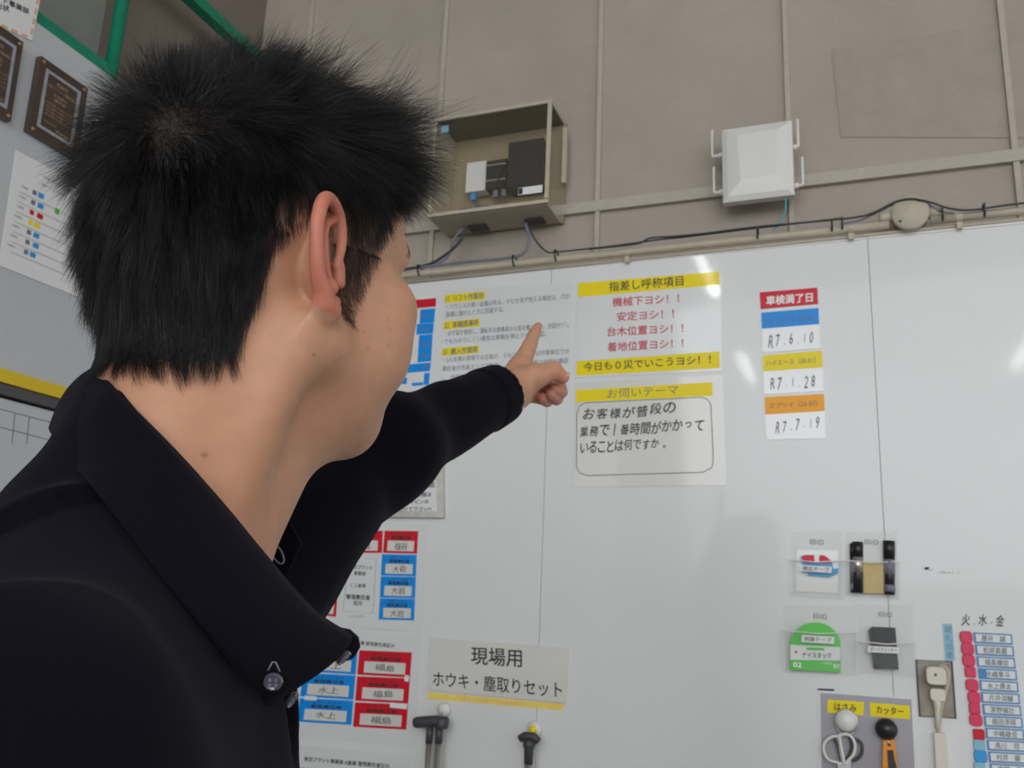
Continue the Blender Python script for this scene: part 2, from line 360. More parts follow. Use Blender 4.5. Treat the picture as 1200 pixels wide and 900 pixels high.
# clear equipment box
yb = 1.880; yf = 1.765
x1 = -.613; x0 = W(507, 257)[0]+.02; zb = 2.262; 
def WY_(px, py, y): d = ray(px, py); return d/d[1]*y+np.array([0, 0, CAM_Z])
fTL, fTR, fBR, fBL = [WY_(a, b, yf) for a, b in ((509, 140), (647, 116), (644, 237), (503, 257))]
x1 = (fTR[0]+fBR[0])/2; x0 = (fTL[0]+fBL[0])/2; zt = (fTR[2]+fTL[2])/2; zb = (fBR[2]+fBL[2])/2
eb = empty('equipment_box', ((x0+x1)/2, WB, zb)); tag(eb, 'beige plastic equipment box with clear smoky door, mounted on the plaster wall', 'box')
cx, cz, dx, dz = (x0+x1)/2, (zb+zt)/2, x1-x0, zt-zb
MB().box((cx, yb-.004, cz), (dx, .006, dz)).build('back_plate', M['boxback'], eb)
for n, c, d in (('side_panel', (x0+.003, (yb+yf)/2, cz), (.006, yb-yf-.01, dz)), ('side_panel', (x1-.003, (yb+yf)/2, cz), (.006, yb-yf-.01, dz)),
                ('top_panel', (cx, (yb+yf)/2, zt-.003), (dx-.013, yb-yf-.01, .006)), ('bottom_panel', (cx, (yb+yf)/2, zb+.003), (dx-.013, yb-yf-.01, .006))):
    MB().box(c, d).build(n, M['acryl' if n == 'side_panel' and c[0] > cx else 'boxtop_shade' if n == 'top_panel' else 'conduit'], eb)
dr = MB().box((cx, yf+.002, cz), (dx, .004, dz)).build('door', M['acryl'], eb)
for c, d in (((cx, yf-.002, zt-.006), (dx, .006, .008)), ((cx, yf-.002, zb+.005), (dx, .006, .008)), ((x0+.004, yf-.002, cz), (.007, .006, dz-.022)), ((x1-.005, yf-.002, cz), (.009, .006, dz-.022))):
    MB().box(c, d).build('door_frame', M['conduit'], dr)
MB().box((x0+.03, yf-.0035, zt-.035), (.018, .003, .018)).build('lock', M['lblue'], dr)
lb_ = MB().box((x1-.045, yf-.003, zb+.037), (.058, .0015, .018)).build('name_tag', M['paper'], dr)
MB().box((x1-.068, yf-.0042, zb+.037), (.010, .001, .015)).build('name_tag_mark', M['black'], dr)
for s in (.32, .80): MB().box((x0+dx*s, (yb+yf)/2+.02, zb-.003), (.045, .03, .006)).build('cable_entry', M['gplastic'], eb)
MB().box((x1+.006, yb-.03, cz+.03), (.010, .012, dz*.55)).build('hinge_rail', M['conduit'], eb)
tag(MB().box((x0+.085, yb-.03, cz+.0), (.052, .03, .078)).build('media_converter', M['wplastic']), 'small white device at left inside the clear box', 'device')
o = tag(MB().box((x0+.140, yb-.034, cz-.003), (.052, .034, .072)).build('small_router', M['bplastic']), 'small black device with two grey lines, middle of the clear box', 'device')
for z in (.02, -.02): MB().box((x0+.140, yb-.0525, cz+z), (.05, .002, .003)).build('trim_line', M['alu'], o)
tag(MB().box((x0+.218, yb-.040, cz+.008), (.088, .045, .118)).build('network_switch', M['bplastic']), 'large black device at right inside the clear box', 'device')
def wy(pts, y): return [np.array((x0+a, y, zb+b)) for a, b in pts]
tag(MB().tube(spline(wy([(.20, .145), (.205, .175), (.225, .190), (.25, .19)], yb-.05), 8), .003, 8).build('black_cable', M['bplastic'], None, True), 'black cord curving up from the large black device', 'cable')
tag(MB().tube(spline(wy([(.148, .10), (.152, .128), (.170, .132), (.175, .11), (.165, .09)], yb-.06), 8), .0022, 8).build('patch_cord', M['bplastic'], None, True), 'short black cord looping between the two black devices', 'cable')
tag(MB().tube(spline([(x0+.095+.045*math.cos(t), yb-.06+.02*math.sin(t*1.3), zb+.02+.008*math.sin(t)+.0006*t) for t in np.linspace(0, 18, 50)], 3), .0022, 6).build('coiled_cord', M['gcable'], None, True), 'coiled blue-grey network cord on the floor of the clear box', 'cable')
for a, lab in ((.078, 'left'), (.137, 'middle'), (.158, 'right')):
    tag(MB().box((x0+a, yb-.036, cz-.050), (.011, .012, .018)).build('network_plug', M['mblue'] if lab == 'left' else M['gcable']), lab+' network plug under the small devices in the clear box', 'plug')

# white antenna panel
yf = WY-.018; fp = [WY_(a, b, yf) for a, b in ((845, 151), (928, 139.5), (931, 228), (846.5, 237))]
x0, x1 = (fp[0][0]+fp[3][0])/2, (fp[1][0]+fp[2][0])/2; zt = (fp[0][2]+fp[1][2])/2; zb = (fp[2][2]+fp[3][2])/2
ap = empty('antenna_panel', ((x0+x1)/2, WB, (zt+zb)/2)); tag(ap, 'square white wireless antenna panel with four side rods on the plaster wall', 'antenna')
def ring(i, y): return [(x0+i, y, zt-i), (x1-i, y, zt-i), (x1-i, y, zb+i), (x0+i, y, zb+i)]
rs = [ring(.006, yf+.030), ring(0, yf+.022), ring(.001, yf+.004), ring(.012, yf-.002)]
irr = [(x0+.035, yf-.009, zt-.026), (x1-.030, yf-.009, zt-.024), (x1-.034, yf-.009, zb+.046), (x0+.040, yf-.009, zb+.042)]
v = sum(rs, [])+irr; f = [(0, 1, 2, 3)]
for k in range(4):
    for j in range(4): f.append((k*4+j, k*4+(j+1) % 4, k*4+4+(j+1) % 4, k*4+4+j))
f.append((16, 19, 18, 17)); MB().add(v, f).build('housing', M['wplastic'], ap)
MB().box(((x0+x1)/2, (WB+yf+.03)/2, (zt+zb)/2), (.06, WB-yf-.032, .06)).build('wall_bracket', M['alu'], ap)
for (ax, ay, bx, by, s) in ((831, 153, 838, 183, -1), (835, 196, 838, 226, -1), (934, 140, 936, 172, 1), (941, 184, 940, 217, 1)):
    a = WY_(ax, ay, yf+.02); b = WY_(bx, by, yf+.02); b[0] = a[0] = (a[0]+b[0])/2
    ex = x0 if s < 0 else x1
    MB().tube([a, b], .0028, 8).tube([(ex-s*.003, b[1], b[2]), b], .0032, 8).lathe((ex, b[1], b[2]), (s, 0, 0), [(0, .006), (.008, .006)], 10).build('antenna_rod', M['wplastic'], ap, False)

# ---------------------------------------------------------------- notices on the boards
g = 'laminated notices on the middle board'
# chart beside the cheek
q = [(400, 357), (516, 347), (508, 458), (395, 470)]
o = tag(slab('duty_chart', q, .0008, M['lam'], None, .0004), 'laminated chart with red bar and blue cells, peeking out right of the cheek', 'notice', g)
slab('red_cell', [(420, 357.5), (511.5, 349.5), (511, 359.5), (419, 368)], .0003, M['red'], o, .0012)
for c in ([(493, 363), (510.5, 361.5), (509, 378), (492, 379.5)], [(489, 380), (508.8, 378.5), (507.5, 391), (488, 392.5)], [(491.5, 393), (507.4, 391.6), (505.5, 423.5), (489.5, 425)],
          [(470, 428), (505.2, 425), (504, 435), (468, 438)], [(469, 443), (477.5, 442.5), (477, 450), (468.5, 450.5)], [(497.5, 437.5), (504, 437), (503, 451), (496.5, 451.5)], [(483, 449), (496, 448), (496, 451.5), (483, 452.5)],
          [(440, 384), (470, 381), (467, 425), (437, 428)]):
    slab('blue_cell', c, .0003, M['blue'], o, .0012)
lettering(o, [('田中', 495, 371, 505, 370, 5), ('作業', 494, 386, 504, 385, 4), ('高橋', 494, 404, 504, 403, 5), ('運転', 494, 417, 503, 416, 5), ('担当', 496, 430, 503, 429, 4), ('令和六年度', 478, 461, 500, 459, 3)], M['gcable'], .0016)
# instruction sheet
q = [(521, 340), (671, 331), (667, 455), (511, 461)]
o = tag(slab('instruction_sheet', q, .0008, M['film'], None, .0004), 'white instruction sheet with three yellow highlighted headings, behind the pointing hand', 'notice', g)
for c in ([(522, 346), (569, 341.5), (568.5, 351), (521, 355.5)], [(520.5, 377), (563, 373.5), (562.5, 382.5), (519.5, 386.5)], [(518.5, 408.5), (561.5, 405), (561, 414), (517.5, 417.5)]):
    slab('yellow_heading', c, .0003, M['yellow'], o, .0012)
lettering(o, [('1）リフト作業時', 523, 350.5, 567, 346.3, 8, .015), ('2）車輌誘導時', 521.5, 381.8, 561, 378, 8, .015), ('3）搬入作業時', 519.5, 413, 560, 409.5, 8, .015),
              ('・バランスの悪い設備は吊る。やむを得ず抱える場合は、爪が', 524, 360, 668, 347, 6.5), ('設備に隠れたときに回避する。', 523, 369, 591, 362.5, 6.5),
              ('・必ず笛を使用し、運転手は誘導員から笛を離さない。合図が少し', 522, 391, 667, 380.5, 6.5), ('でもわかりにくい場合は車輌を停止させて確認。', 521, 400.5, 640, 391, 6.5),
              ('・3人未満の現場では全員が、それ以上の場合は作業単位での', 520, 422, 667, 411.5, 6.5), ('責任者が作業エリアで報告し、作業前に全員で内容を確認', 519, 432.5, 666, 422.5, 6.5), ('し、作業前ミーティングで共有する。', 518, 443.5, 612, 436, 6.5)], M['grey_ink'], .0016)
# call-out sheet
q = [(677, 330), (845, 317), (845.5, 435), (674, 443)]
o = tag(slab('callout_sheet', q, .0008, M['film'], None, .0004), 'laminated sheet with red lines of text between two yellow bands, upper sheet', 'notice', g)
slab('yellow_band', [(678, 332), (843, 318.5), (843.5, 334), (677.5, 348.5)], .0003, M['yellow'], o, .0012)
slab('yellow_band', [(676, 423.5), (843.5, 412), (843.8, 431.5), (675.5, 440.5)], .0003, M['yellow'], o, .0012)
lettering(o, [('指差し呼称項目', 714, 336.5, 801, 329, 11.5, .01), ('今日も０災でいこうヨシ！！', 684, 430.5, 833, 421, 10.5, .01)], M['black'], .0017)
lettering(o, [('機械下ヨシ！！', 718, 354.5, 796, 349.5, 11, .012), ('安定ヨシ！！', 723, 371.5, 790, 367.5, 11, .012), ('台木位置ヨシ！！', 712, 389, 801, 384.5, 11, .012), ('着地位置ヨシ！！', 712, 407, 801, 402, 11, .012)], M['red_ink'], .0017)
# theme sheet
q = [(675, 449), (847, 439), (851.5, 568.5), (670.5, 571.5)]
o = tag(slab('theme_sheet', q, .0008, M['lamc'], None, .0004), 'laminated cream sheet with yellow band and handwriting in a rounded frame', 'notice', g)
slab('yellow_band', [(675.5, 457.5), (835, 448), (835.5, 464), (675, 471.5)], .0003, M['yellow'], o, .0012)
lettering(o, [('お伺いテーマ', 712, 461.8, 795, 456.6, 11)], M['grey_ink'], .0017)
fr = [(686, 472), (822, 465.5), (829, 468), (833, 474), (836, 540), (834, 548), (824, 553.5), (688, 557.3), (679, 554), (675.5, 547), (676, 484), (679, 476)]
MB().tube([W(x, y, .0012) for x, y in fr], .0009, 6, True).build('rounded_frame', M['grey_ink'], o)
lettering(o, [('お客様が普段の', 683, 486, 793, 478.5, 14, .012, 1), ('業務で|番時間がかかって', 679, 506, 826, 497.5, 14, .012, 1), ('いることは何ですか。', 680, 525.5, 784, 519, 13, .012, 1)], M['black'], .0017)

# inspection date cards
D = lambda a: [(870+x*.2222, 320+y*.2222) for x, y in a]
o = tag(slab('title_card', D([(92, 103), (395, 78), (400, 163), (97, 190)]), .0012, M['red'], None, .0005), 'red magnet strip with bold white characters, above the date cards', 'card')
lettering(o, [('車検満了日', 898, 352.8, 952.5, 348.5, 11, .03)], M['white_ink'], .0021)
for lab, mm, full, top, head, hand in (
    ('date card with a blue heading, highest of the three under the red strip', 'blue', [(98, 208), (402, 185), (412, 398), (106, 422)], [(100, 210), (402, 185), (405, 270), (103, 295)], ('ライトエース（35-06）', 896, 377, 954, 372.5, 7), ('R7.6.10', 900, 401, 955, 395, 14)),
    ('date card with a yellow heading, in the middle of the three', 'yellow', [(107, 435), (420, 410), (430, 622), (114, 642)], [(108, 435), (420, 410), (424, 498), (112, 520)], ('ハイエース（35-51）', 898, 426, 956, 422, 7), ('R7.1.28', 902, 451, 957, 446, 14)),
    ('date card with an orange heading, lowest of the three', 'orange', [(118, 655), (430, 638), (440, 872), (125, 880)], [(118, 655), (430, 638), (434, 728), (122, 747)], ('エブリイ（23-07）', 902, 476, 958, 472.5, 7), ('R7.7.19', 908, 501, 962, 494, 15))):
    o = tag(slab('date_card', D(full), .0010, M['film'], None, .0005), lab, 'card', 'vehicle date cards')
    slab('heading_strip', D(top), .0003, M[mm], o, .0016)
    lettering(o, [(*head, .005)], M['grey_ink'], .0021); lettering(o, [(*hand, .005, 1)], M['grey_ink'], .0019, name='handwriting')

# framed holder notice under the arm
q = [(400, 540), (521, 532), (522, 607), (402, 606)]
o = tag(slab('framed_notice', q, .010, M['alu'], None, .0005), 'grey framed notice with red heading, cut off by the sleeve', 'notice')
slab('sheet', [(404, 545), (513, 538), (514.5, 600), (404, 599)], .0008, M['paper'], o, .0106)
slab('red_heading', [(462, 552), (513, 547), (513.2, 563), (495, 564), (495, 578), (464, 580)], .0004, M['red_ink'], o, .0116)
slab('picture', [(492, 566), (511.5, 564.5), (512, 572), (492, 572.5)], .0004, M['plate'], o, .0119)
lettering(o, [('ステッカー', 478, 560, 511, 556, 9, .02), ('×６枚', 466, 575, 488, 572, 9, .04)], M['black'], .0124)
lettering(o, [('設備を固定する際は', 455, 582, 508, 580, 5.5, .015), ('ステッカーをキャビンの', 444, 589.5, 505, 588.5, 5.5, .015), ('窓枠に貼り付けて下さい!!', 440, 598, 508, 597, 5.5, .015)], M['black'], .0118)

# responsibility charts (lower left)
def chart_cell(o, q, m, line1, name, white=True):
    slab('coloured_cell', q, .0003, M[m], o, .0012)
    slab('name_field', sub(q, .12, .44, .90, .90), .0003, M['lamc'], o, .0016)
    a, b = bilerp(q, .25, .14), bilerp(q, .78, .14); c, d = bilerp(q, .22, .31), bilerp(q, .80, .31)
    e, f = bilerp(q, .32, .67), bilerp(q, .72, .67)
    lettering(o, [(line1, *a, *b, 3.6), ('管理責任者', *c, *d, 4.2, .02), (name, *e, *f, 8, .0, 1)], M['black'], .0021)
q = [(372, 608), (500, 615), (494, 741), (360, 731)]
o = tag(slab('duty_chart', q, .0008, M['film'], None, .0004), 'laminated chart with plain framed centre and red top row, just above another chart', 'notice', 'responsibility charts at lower left')
chart_cell(o, [(451, 622), (490.5, 622.5), (489, 649), (449, 648)], 'red', '3ゾーン', '福谷')
chart_cell(o, [(398, 622), (449, 622), (448, 648), (396, 648)], 'red', '2ゾーン', '高田')
for k, nm in enumerate(('大岩', '大岩', '大岩')):
    y = 649.5+25.8*k; chart_cell(o, [(448-1.3*k, y), (488.8-1.1*k, y+.8), (487.7-1.1*k, y+26), (446.7-1.3*k, y+25)], 'blue', 'ステーション', nm)
chart_cell(o, [(365, 691), (396, 696), (394, 723), (363, 719)], 'red', '1ゾーン', '小倉')
MB().tube([W(*p, .0012) for p in ((409, 653), (441, 655), (437, 719), (402, 716))], .0005, 6, True).build('frame_line', M['grey_ink'], o)
lettering(o, [('東京プラント', 410, 664, 437, 665.5, 5, .01), ('事業部', 415, 671.5, 429, 672.5, 5, .01), ('Ｃ１倉庫', 411, 686, 429, 686.5, 5, .01), ('管理責任者', 406, 699, 434, 700.5, 6, .02), ('区分', 415, 706.5, 425, 707, 5.5, .02)], M['black'], .0016)
lettering(o, [('シャッター', 409, 722, 427, 722.5, 3.5)], M['grey_ink'], .0016)
q = [(345, 738), (493, 745), (486, 876), (338, 862)]
o = tag(slab('duty_chart', q, .0008, M['film'], None, .0004), 'laminated chart of blue cells left and red cells right, under the collar tip', 'notice', 'responsibility charts at lower left')
lettering(o, [('東京プラント事業部 B倉庫 管理責任者区分', 372, 749, 463, 757, 5, .01)], M['black'], .0016)
for k in range(3):
    a = 762+30.5*k; chart_cell(o, [(421.5-2.5*k, a), (483-2.2*k, a+2.5), (480.8-2.2*k, a+32), (419-2.5*k, a+28.5)], 'red', 'ステーション', '福島')
    b = 759+29.5*k; chart_cell(o, [(360-4*k, b), (419.5-2.5*k, b+3), (417-2.5*k, b+31.5), (356-4*k, b+27.5)], 'blue', 'ステーション', '水上')
for c in ([(358, 815), (372, 816), (371.5, 821), (357, 820)], [(458, 823), (478, 825), (477.5, 831), (457.5, 829)], [(475, 791), (480, 791.5), (479.5, 799), (474.5, 798)]):
    slab('small_tag', c, .0003, M['paper'], o, .0024)
q = [(337, 872), (482, 886), (480, 960), (330, 950)]
o = tag(slab('duty_chart', q, .0008, M['film'], None, .0004), 'laminated chart cut by the bottom edge, only its title showing', 'notice', 'responsibility charts at lower left')
lettering(o, [('東京プラント事業部 A倉庫 管理責任者区分', 357, 889, 457, 898, 5.5, .02)], M['black'], .0016)
slab('coloured_cell', [(345, 899), (400, 902), (398, 940), (343, 935)], .0003, M['blue'], o, .0012)

# broom set sign and the tape under it
q = [(506.5, 747.5), (666.5, 759.5), (663.5, 824), (503, 808.5)]
o = tag(slab('broom_sign', q, .0035, M['lamc'], None, .0005), 'grey-white magnet sign with two lines of large black characters, above the broom handles', 'sign')
lettering(o, [('現場用', 553, 768, 612.5, 771.5, 21, .012), ('ホウキ・塵取りセット', 508.5, 795, 659.5, 808.5, 18.5, .008)], M['black'], .0044)
o = tag(slab('yellow_tape', [(501.5, 811), (662, 825), (658, 832.5), (500.5, 819)], .0004, M['ytape'], None, .0003), 'strip of faded yellow tape with small print directly below the broom sign', 'tape')
lettering(o, [('マグネットはテープに合わせて', 537, 817.5, 614, 825, 5)], M['banner'], .0012)

# broom and dustpan handles on magnet hooks
def magnet_hook(px, py, rpx, m, label, dot=None):
    c = W(px, py); r = rpx/FPX*1.85
    o = tag(MB().lathe(c-[0, .0005, 0], (0, -1, 0), [(0, r), (.006, r), (.009, r*.92), (.013, r*.45), (.014, .0005)], 24).build('magnet_hook', M[m], None, True), label, 'magnet hook')
    if dot: MB().lathe(c-[0, .0138, 0], (0, -1, 0), [(0, r*.5), (.002, r*.5), (.0025, r*.3)], 16).build('hook_cap', M[dot], o, True)
    MB().tube(spline([c+[0, -.012, -.004], c+[0, -.018, -.012], c+[0, -.020, -.020], c+[0, -.030, -.024], c+[0, -.036, -.016]], 5), .0016, 8).build('hook', M['steel'], o, True)
    return o
magnet_hook(521.5, 831, 8.5, 'wplastic', 'round white magnet hook on the board holding the twin-tube handle')
magnet_hook(627.5, 854, 9, 'wplastic', 'round white magnet hook with yellow centre, holding the single handle', 'yellow')
def down(px, py, off, dz): p = W(px, py, off); return p+np.array([0, 0, -dz])
h = empty('dustpan_handle', W(508, 900, .035)); tag(h, 'long dustpan handle with sideways black grip and two grey tubes', 'dustpan')
MB().tube([W(486, 847, .030), W(490, 846.5, .030), W(512, 845, .030), W(524, 846, .030)], [.010, .0115, .0115, .010], 16).build('grip', M['gplastic'], h, True)
MB().lathe(W(518, 846, .030)+[0, 0, .009], (0, 0, -1), [(0, .010), (.004, .013), (.018, .014), (.022, .012)], 18).build('joint_cap', M['gplastic'], h, True)
for px, dx in ((504, 0), (515, 0)):
    a = W(px, 850, .030)
    MB().tube([a, a-[0, 0, .035]], .0075, 14).build('socket', M['gplastic'], h, True)
    MB().tube([a-[0, 0, .030], a-[0, 0, .60]], .0065, 14).build('tube', M['alu'], h, True)
a = W(509, 850, .030)-[0, 0, .62]
MB().box(a, (.22, .05, .05)).build('pan', M['gplastic'], h)
h = empty('broom', W(622, 900, .035)); tag(h, 'broom hung by its black ring grip with a slim grey stick', 'broom')
a = W(619, 868, .032)
MB().tube([a+[-.018, 0, .002], a+[-.008, 0, .008], a+[.012, 0, .008], a+[.022, 0, .0]], [.007, .0085, .0085, .007], 14).build('grip', M['gplastic'], h, True)
MB().lathe(a+[.002, 0, .002], (0, 0, -1), [(0, .013), (.012, .012), (.018, .0095), (.045, .0088)], 18).build('socket', M['gplastic'], h, True)
MB().tube([a-[-.002, 0, .042], a-[-.002, 0, .66]], .0082, 14).build('stick', M['alu'], h, True)
MB().box(a-[-.002, 0, .68], (.20, .04, .06)).build('head', M['gplastic'], h)
MB().box(a-[-.002, 0, .75], (.19, .035, .08)).build('bristles', M['kraft'], h)

# ---------------------------------------------------------------- clear pockets with their contents
def pocket(q, lip, label, text=None, tq=None):                       # q: back sheet; lip: y fraction where the front pocket starts
    o = tag(slab('clear_pocket', q, .0008, M['pvc'], None, .0006), label, 'pocket', 'clear magnetic pockets on the middle board')
    f = sub(q, -.03, lip, 1.03, 1.0); a, b, c, d = [W(*p) for p in f]; n = np.array([0, -1., 0])
    bul = [p+n*t for p, t in ((a, .016), (b, .016), (c, .010), (d, .010))]
    m1 = (a+b)/2+n*.020+[0, 0, -.004]; m2 = (c+d)/2+n*.013
    MB().add([bul[0], m1, bul[1], bul[2], m2, bul[3]], [(0, 1, 4, 5), (1, 2, 3, 4)]).build('front_sheet', M['pvc'], o)
    MB().add([a, bul[0], bul[3], d], [(0, 1, 2, 3)]).build('side_gusset', M['pvc'], o)
    MB().add([b, bul[1], bul[2], c], [(0, 1, 2, 3)]).build('side_gusset', M['pvc'], o)
    MB().tube([bul[0], m1, bul[1]], .0011, 6).build('lip', M['wplastic'], o)
    MB().tube([a+n*.001, bul[0], bul[3], m2, bul[2], bul[1], b+n*.001], .0008, 6).build('seam', M['pvc'], o)
    x, y = bilerp(q, .5, .10 if lip > .45 else .12)
    lettering(o, [('印/Ω', x-8, y+3, x+8, y+3.5, 7)], M['grey_ink'], .0016)
    if text:
        s = slab('name_sticker', tq, .0005, M['paper'], o, .0215)
        u = sub(tq, .08, .0, .92, 1); l = bilerp(tq, .08, .5); r_ = bilerp(tq, .92, .5)
        B = lettering(o, [(text, l[0], l[1], r_[0], r_[1], 5, .01)], M['black'], .0224)
    return o
K = lambda a: [(900+x*.2222, 600+y*.2222) for x, y in a]
pocket(K([(125, 105), (388, 100), (385, 462), (125, 445)]), .44, 'clear pocket holding red and blue correction tape, upper left of four', '修正テープ', K([(175, 283), (340, 292), (337, 325), (172, 315)]))
pocket(K([(408, 105), (680, 100), (685, 460), (410, 445)]), .45, 'clear pocket holding two black pens and a tan pad, upper right of four')
pocket(K([(82, 490), (465, 495), (462, 862), (92, 845)]), .38, 'clear pocket holding green tape packet, widest one at lower left', '両面テープ', K([(183, 648), (352, 658), (350, 695), (180, 685)]))
pocket(K([(468, 487), (765, 490), (768, 865), (485, 850)]), .53, 'clear pocket holding black block, lower right of four', 'ボードクリーナー', K([(528, 705), (692, 712), (688, 745), (526, 738)]))
def pill(B, px, z0, z1): pass
# correction tape
o = tag(slab('correction_tape', K([(175, 235), (200, 228), (300, 230), (338, 262), (345, 300), (372, 300), (368, 325), (320, 345), (215, 335), (190, 300)]), .010, M['mblue'], None, .0018), 'correction tape dispenser with red top and blue base in the upper left pocket', 'correction tape')
slab('red_cover', K([(178, 236), (200, 229), (300, 231), (336, 262), (330, 275), (195, 268)]), .0008, M['red'], o, .0122)
slab('white_band', K([(245, 229), (272, 229), (270, 270), (248, 268)]), .0006, M['white_ink'], o, .0132)
tag(slab('backing_card', K([(150, 200), (370, 203), (368, 430), (148, 420)]), .0006, M['lamc'], None, .0015), 'cream card standing behind the correction tape', 'card')
def pen(x, ytop, ybot, r, label, silver):
    a, b = W(*K([(x, ytop)])[0], .0085), W(*K([(x+2, ybot)])[0], .0085)
    L = b-a; o = tag(MB().tube([a, a+L*.30], r, 14).tube([a+L*.30, b], r*.93, 14).build('marker_pen', M['bplastic'], None, True), label, 'pen', 'marker pens in the upper right pocket')
    if silver: MB().tube([a+L*.30, a+L*.60], r*1.0, 14).build('label_band', M['alu'], o, True)
    else: MB().tube([a+L*.35, a+L*.62], r*.98, 14).tube([a+L*.82, a+L*.95], r*.98, 14).build('label_band', M['gcable'], o, True)
    return o
pen(472, 158, 425, .0098, 'black marker pen with silver band, left in the pocket', True)
pen(638, 152, 435, .0105, 'black marker pen with dark printed band, right in the pocket', False)
pen(443, 165, 425, .004, 'thin blue-black pen, leftmost in the pocket beside the silver banded marker', False)
tag(slab('sticky_pad', K([(502, 262), (620, 265), (628, 432), (505, 428)]), .009, M['kraft'], None, .002), 'tan pad between the two black markers in the pocket', 'pad')
# double sided tape packet
pts = [(120, 830), (118, 700)]+[(250+132*math.cos(t), 700-118*math.sin(t)) for t in np.linspace(math.pi, 0, 15)]+[(382, 700), (382, 845)]
o = tag(slab('tape_packet', K(pts), .010, M['tapegreen'], None, .0018), 'round-topped green packet of double-sided tape in the wide pocket', 'tape')
slab('white_band', K([(119, 700), (382, 712), (382, 782), (120, 778)]), .0004, M['paper'], o, .0120)
slab('printed_bar', K([(205, 712), (298, 716), (297, 730), (204, 727)]), .0003, M['tapegreen'], o, .0126)
MB().lathe(W(*K([(147, 738)])[0], .0125), (0, -1, 0), [(0, .0024), (.0004, .0024)], 12).build('red_dot', M['red'], o)
lettering(o, [('ナイスタック', *K([(183, 752)])[0], *K([(335, 757)])[0], 6.5, .02)], M['black'], .0128)
lettering(o, [('02', *K([(135, 803)])[0], *K([(180, 806)])[0], 6, .03), ('強力', *K([(345, 810)])[0], *K([(378, 812)])[0], 6, .02), ('一般用', *K([(285, 795)])[0], *K([(335, 798)])[0], 3)], M['white_ink'], .0124)
o = tag(slab('board_cleaner', K([(548, 605), (670, 610), (688, 828), (562, 825)]), .012, M['bplastic'], None, .0018), 'black block-shaped board cleaner in the lower right pocket', 'board cleaner')
slab('side_face', K([(530, 622), (548, 605), (562, 825), (556, 820)]), .010, M['gplastic'], o, .0016)

# ---------------------------------------------------------------- scissors and cutter panel
T = lambda a: [(940+x/6, 780+y/6) for x, y in a]
q = T([(128, 190), (768, 238), (800, 900), (140, 860)])
o = tag(slab('tool_panel', T([(112, 172), (788, 226), (822, 920), (124, 880)]), .0008, M['film'], None, .0004), 'laminated grey panel with two yellow labels, under the scissors and cutter', 'panel')
slab('grey_print', q, .0003, M['photo'], o, .0012)
slab('yellow_label', T([(180, 238), (435, 255), (432, 350), (178, 328)]), .0004, M['yellow'], o, .0016)
slab('yellow_label', T([(475, 258), (755, 282), (760, 376), (482, 356)]), .0004, M['yellow'], o, .0016)
lettering(o, [('はさみ', *T([(225, 286)])[0], *T([(382, 300)])[0], 9, .02), ('カッター', *T([(522, 308)])[0], *T([(712, 324)])[0], 9, .02)], M['black'], .0022)
tag(slab('black_line_magnet', T([(110, 160), (226, 165), (226, 178), (110, 172)]), .001, M['bplastic'], None, .0014), 'short thin black strip at top left of the grey tool panel', 'strip')
tag(MB().lathe(W(*T([(310, 383)])[0]), (0, -1, 0), [(.002, .0155), (.006, .0155), (.010, .019), (.016, .0185), (.022, .014), (.025, .006), (.0255, .0005)], 28).build('magnet_hook', M['wplastic'], None, True), 'white ball magnet holding the scissors', 'magnet hook')
mh_ = [o for o in COL.objects if o.get('label') == 'white ball magnet holding the scissors'][0]
c = W(*T([(310, 398)])[0], .010); MB().tube([c+[.0195*math.cos(t), 0, .0215*math.sin(t)] for t in np.linspace(0, 2*math.pi, 25)[:-1]], .0013, 6, True).build('steel_ring', M['steel'], mh_, True)
c = W(*T([(590, 440)])[0])
tag(MB().lathe(c, (0, -1, 0), [(.002, .012), (.008, .012), (.011, .0175), (.018, .0185), (.025, .014), (.030, .006), (.0305, .0005)], 28).build('magnet_hook', M['bplastic'], None, True), 'black ball magnet holding the orange cutter', 'magnet hook')
sc = empty('scissors', W(*T([(290, 560)])[0])); tag(sc, 'silver-white scissors hanging by dark-lined loop handles from the white magnet', 'scissors')
lp = lambda pts, off: [W(*T([p])[0], off) for p in pts]
MB().tube(spline(lp([(255, 500), (210, 500), (160, 540), (152, 600), (185, 660), (245, 680), (285, 690), (275, 620), (262, 540), (255, 500)], .014), 5)[:-1], .0026, 8, True).build('handle', M['wplastic'], sc, True)
MB().tube(spline(lp([(262, 490), (310, 482), (350, 505), (372, 560), (362, 620), (325, 665), (300, 690), (285, 620), (268, 540), (262, 490)], .018), 5)[:-1], .0026, 8, True).build('handle', M['wplastic'], sc, True)
MB().tube(spline(lp([(355, 515), (400, 530), (422, 570), (412, 630), (370, 665), (345, 660)], .010), 5), .0028, 8).build('handle_grip', M['gplastic'], sc, True)
MB().tube(spline(lp([(225, 515), (245, 560), (262, 620), (272, 665)], .012), 5), .0022, 8).tube(spline(lp([(330, 500), (348, 560), (335, 620), (312, 660)], .012), 5), .0024, 8).build('handle_lining', M['gplastic'], sc, True)
MB().prism(lp([(245, 675), (300, 690), (345, 760), (355, 1250), (335, 1250)], .014), (0, -.002, 0)).build('blade', M['steel'], sc)
MB().prism(lp([(345, 660), (300, 690), (260, 760), (262, 1240), (285, 1250)], .017), (0, -.002, 0)).build('blade', M['steel'], sc)
ct = empty('utility_cutter', W(*T([(610, 620)])[0])); tag(ct, 'orange utility cutter with black slider hanging from the black ball magnet', 'cutter')
MB().prism(lp([(570, 520), (650, 515), (672, 720), (690, 1150), (590, 1150), (565, 720)], .006), (0, -.011, 0)).build('body', M['orangep'], ct)
